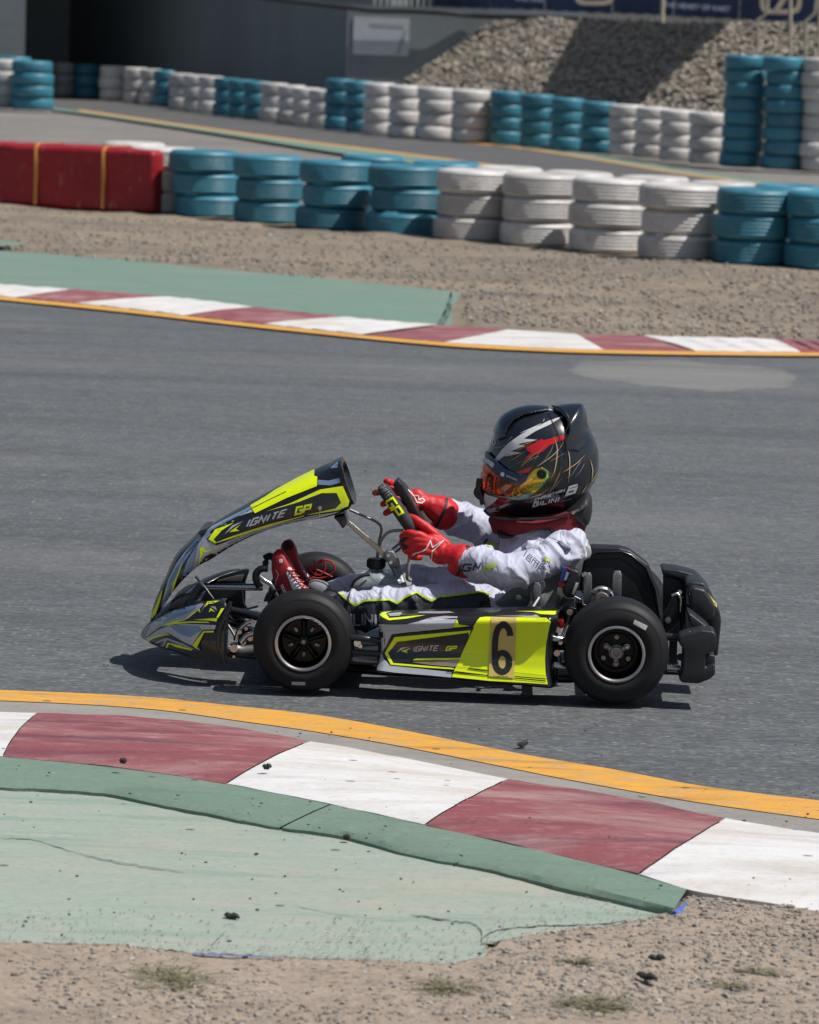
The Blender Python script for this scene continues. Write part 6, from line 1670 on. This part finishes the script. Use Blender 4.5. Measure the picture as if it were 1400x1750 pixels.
HDx = [(437+18*math.cos(a*.5), 757+20*math.sin(a*.5)) for a in range(13)]; decal('visor_lettering', [H(HDx)], Bh, M_whitep, hel, 11.6, 6, maxd=.05)
# pivot disc
pc = Bh.ray_cast(CL, (KI.to_3x3()@ray(*H([(785, 752)])[0])).normalized())
pvn = pc[1]; rotq = pvn.to_track_quat('Z', 'Y').to_matrix()
pv = lathe('visor_pivot', [(0, .012), (.004, .0122), (.0045, .0095), (.009, .0095), (.0098, .012), (.0125, .011), (.0138, .007), (.0138, -.004)], M_blks, hel, seg=28, axis='Z')
pv.data.transform(Matrix.Translation(pc[0])@rotq.to_4x4())
for (x, y, r) in ((672, 905, 4.5), (698, 832, 3.4)):
    h_ = Bh.ray_cast(CL, (KI.to_3x3()@ray(*H([(x, y)])[0])).normalized())
    b_ = lathe('visor_screw', [(0, .0065), (r*.0007, .0065), (r*.001, .004), (r*.001, 0)], M_steel, hel, seg=16, axis='Z'); b_.data.transform(Matrix.Translation(h_[0])@h_[1].to_track_quat('Z', 'Y').to_matrix().to_4x4())
# paint scheme
HD('white_slash', [(355, 618), (420, 530), (480, 470), (600, 385), (720, 330), (850, 265), (998, 215), (860, 300), (730, 360), (620, 430), (750, 440), (560, 480), (640, 495), (500, 545), (600, 560), (420, 600), (372, 640)], M_hw, 1)
HD('white_slash', [(585, 378), (690, 330), (790, 285), (700, 345)], M_hw, 1); HD('white_slash', [(795, 280), (812, 240), (808, 262)], M_hw, 1)
HD('white_slash', [(700, 148), (790, 145), (880, 158), (990, 200), (880, 172), (790, 156)], M_hw, 1)
HD('red_slash', [(640, 510), (720, 470), (790, 430), (800, 445), (900, 420), (1000, 390), (1100, 370), (980, 440), (860, 490), (800, 545), (700, 590), (620, 625), (690, 560), (650, 535)], M_hr, 2)
HD('red_slash', [(545, 740), (600, 722), (700, 685), (670, 730), (600, 758)], M_hr, 2)
rg = random.Random(11)
for pts, w_ in (([(895, 410), (925, 500), (925, 590), (905, 720), (870, 790)], 13), ([(990, 460), (940, 530), (880, 590), (780, 660), (740, 690)], 10), ([(780, 530), (700, 590), (640, 640), (600, 700)], 6), ([(740, 440), (640, 478), (560, 500)], 7), ([(500, 560), (430, 600), (385, 640)], 6),
                ([(345, 515), (400, 512), (460, 490)], 5), ([(468, 462), (500, 430), (520, 410)], 4), ([(1020, 510), (1040, 600), (1040, 720), (1030, 830)], 10), ([(1180, 580), (1110, 650), (1040, 700), (975, 740)], 9), ([(960, 730), (920, 820), (880, 880), (840, 920)], 7),
                ([(1230, 620), (1250, 720), (1240, 840)], 9), ([(1290, 740), (1260, 800), (1215, 860)], 8), ([(1200, 850), (1170, 900), (1150, 930)], 9), ([(640, 540), (560, 600), (480, 640)], 5), ([(720, 610), (640, 650), (580, 690)], 4), ([(820, 930), (740, 955), (660, 970)], 5), ([(880, 860), (800, 920), (700, 960)], 5), ([(900, 470), (860, 560), (800, 640)], 5), ([(1000, 560), (930, 600), (860, 640)], 5),
                ([(700, 470), (600, 520), (540, 560), (500, 600)], 4), ([(840, 470), (760, 560), (720, 640)], 4)):
    a = stripe(pts, w_*.25, w_); n2_ = stripe([((pts[i][0]), pts[i][1]) for i in range(len(pts))], w_*.9, w_*.15)
    sp = spline(pts, 5); m2 = len(sp)
    P2 = [tuple(p) for p in sp]; quads = []
    for i in range(m2-1):
        w0 = w_*math.sin(math.pi*max(.03, i/(m2-1)))**.7; w1 = w_*math.sin(math.pi*min(.97, (i+1)/(m2-1)))**.7; quads += stripe([P2[i], P2[i+1]], w0, w1)
    decal('gold_scratch', [H(q) for q in quads], Bh, M_hg, hel, 3, 6, maxd=.05)
    if w_ > 8:
        quads = []
        for i in range(m2//5, m2-1-m2//5): quads += stripe([P2[i], P2[i+1]], w_*.3)
        decal('pale_scratch', [H(q) for q in quads], Bh, M_hw, hel, 4, 6, maxd=.05)
for pts in ([(968, 690), (930, 780), (900, 830)], [(1175, 660), (1130, 740), (1090, 780)], [(1140, 640), (1060, 760), (1010, 790)], [(760, 590), (640, 630), (540, 665)], [(860, 920), (930, 840), (980, 780)], [(1060, 980), (980, 1000), (900, 1010)]):
    decal('grey_scratch', [H(q) for q in stripe(pts, 5, 1.5)], Bh, M_hgr, hel, 3, 6, maxd=.05)
HD('chin_white', [(262, 930), (300, 950), (390, 975), (330, 1030), (270, 1070), (245, 1050)], M_hw, 1); HD('chin_white', [(250, 1090), (280, 1100), (310, 1150), (270, 1130)], M_hw, 1)
HD('chin_red', [(390, 980), (500, 985), (440, 1020), (350, 1060), (290, 1090), (330, 1040)], M_hdr, 1); HD('chin_red', [(310, 1110), (420, 1110), (560, 1140), (480, 1150), (340, 1145)], M_hdr, 1)
HD('chin_red', [(400, 1040), (520, 1000), (470, 1040), (380, 1085)], M_hdr, 1); HD('chin_grey', [(280, 1080), (390, 1060), (350, 1085), (400, 1090), (300, 1110)], M_hgr, 2)
decal('helmet_lettering', [H(q) for q in strokes('CHRISTIAN', (720, 1002), (26, -8.6), (9, -24), 6.5, .36)], Bh, M_hw, hel, 3, 4, maxd=.05)
decal('helmet_lettering', [H(q) for q in strokes('GILINI', (706, 1050), (42, -9), (14, -36), 10, .36)], Bh, M_hw, hel, 3, 4, maxd=.05)
decal('helmet_lettering', [H(q) for q in strokes('6', (1012, 945), (72, -24), (30, -72), 20, .3)], Bh, M_hw, hel, 3, 4, maxd=.05)
HDx = stripe([(350+12*math.cos(a*.6), 460+28*math.sin(a*.6)) for a in range(11)], 6); decal('helmet_emblem', [H(q) for q in HDx], Bh, M_hw, hel, 2, 5, maxd=.05)
# brow scoop, rear spoiler, chin strap clip
def shell_piece(name, outline, region, W, th=.004):
    o = inflate(name, outline, .45, W, M_hel, hel, n=56, p=.96, nsub=12, center=(922, 795))
    bm = bmesh.new(); bm.from_mesh(o.data); dead = []
    for f in bm.faces:
        c_ = f.calc_center_median(); q = Vector((c_.x, min(c_.y, .9-c_.y), c_.z)); uv = pj(q)
        if not inpoly(uv[0], uv[1], region): dead.append(f)
    bmesh.ops.delete(bm, geom=dead, context='FACES'); bm.to_mesh(o.data); bm.free()
    s_ = o.modifiers.new('Solidify', 'SOLIDIFY'); s_.thickness = th; s_.offset = -1
    return o
SP = [(836, 880), (828, 868), (823, 850), (821, 830), (823, 808), (829, 783), (838, 756), (851, 727), (860, 716), (877, 704), (895, 698), (915, 695), (943, 693.5), (964, 690.5), (984, 689), (996, 691), (1003, 708), (1008, 732), (1024, 760), (1028, 795), (1023, 817), (1012, 834), (1002, 848), (990, 864), (975, 875), (947, 883), (891, 885), (858, 885)]
shell_piece('helmet_spoiler', SP, [(944, 680), (946, 698), (958, 702), (968, 713), (974, 726), (974, 740), (967, 752), (968, 770), (990, 770), (1012, 750), (1009, 738), (1012, 725), (1010, 680)], .1325, .006)
SC = [(836, 880), (828, 868), (823, 850), (821, 830), (823, 808), (829, 783), (836, 756), (846, 727), (856, 711), (873, 700), (893, 693.5), (915, 691.5), (940, 694), (965, 701), (987, 712), (1004, 728), (1016, 748), (1023, 772), (1024, 795), (1020, 817), (1010, 834), (1002, 848), (990, 864), (975, 875), (947, 883), (891, 885), (858, 885)]
shell_piece('helmet_scoop', SC, [(840, 728), (845, 700), (880, 680), (935, 680), (938, 699), (915, 703), (895, 707), (877, 717), (866, 730), (862, 745), (852, 752), (846, 742)], .1315, .006)
T('spoiler_gap', [(944, 693.5, .40), (960, 699, .365), (971, 712, .345), (972, 726, .337), (966, 741, .332), (968, 765, .325), (972, 785, .322)], .0022, M_blks, hel, nsub=5)
for pts in ([(826, 822), (819, 832), (814, 842), (822, 850), (830, 844)], [(820, 818), (818, 830), (822, 845), (826, 862)]): T('visor_latch', [(u, v, .42) for u, v in pts], .008, M_blks, hel, nsub=3)
T('helmet_lower_trim', [(828, 872, .36), (838, 881, .345), (860, 886, .335), (895, 887, .33), (945, 885, .33), (975, 878, .335)], .004, M_blks, hel, nsub=4)
# the figure's parts hang directly under its own empty
for o in list(bpy.data.objects):
    if o.parent == body and o.name.split('.')[0] in ('glove', 'shoe', 'helmet', 'neck_collar', 'neck_brace', 'neck_collar_pad', 'trouser_cuff', 'brace_buckle', 'bolt'):
        o.parent = per; o.location = o.location-PO
body.parent = per; body.location = -PO
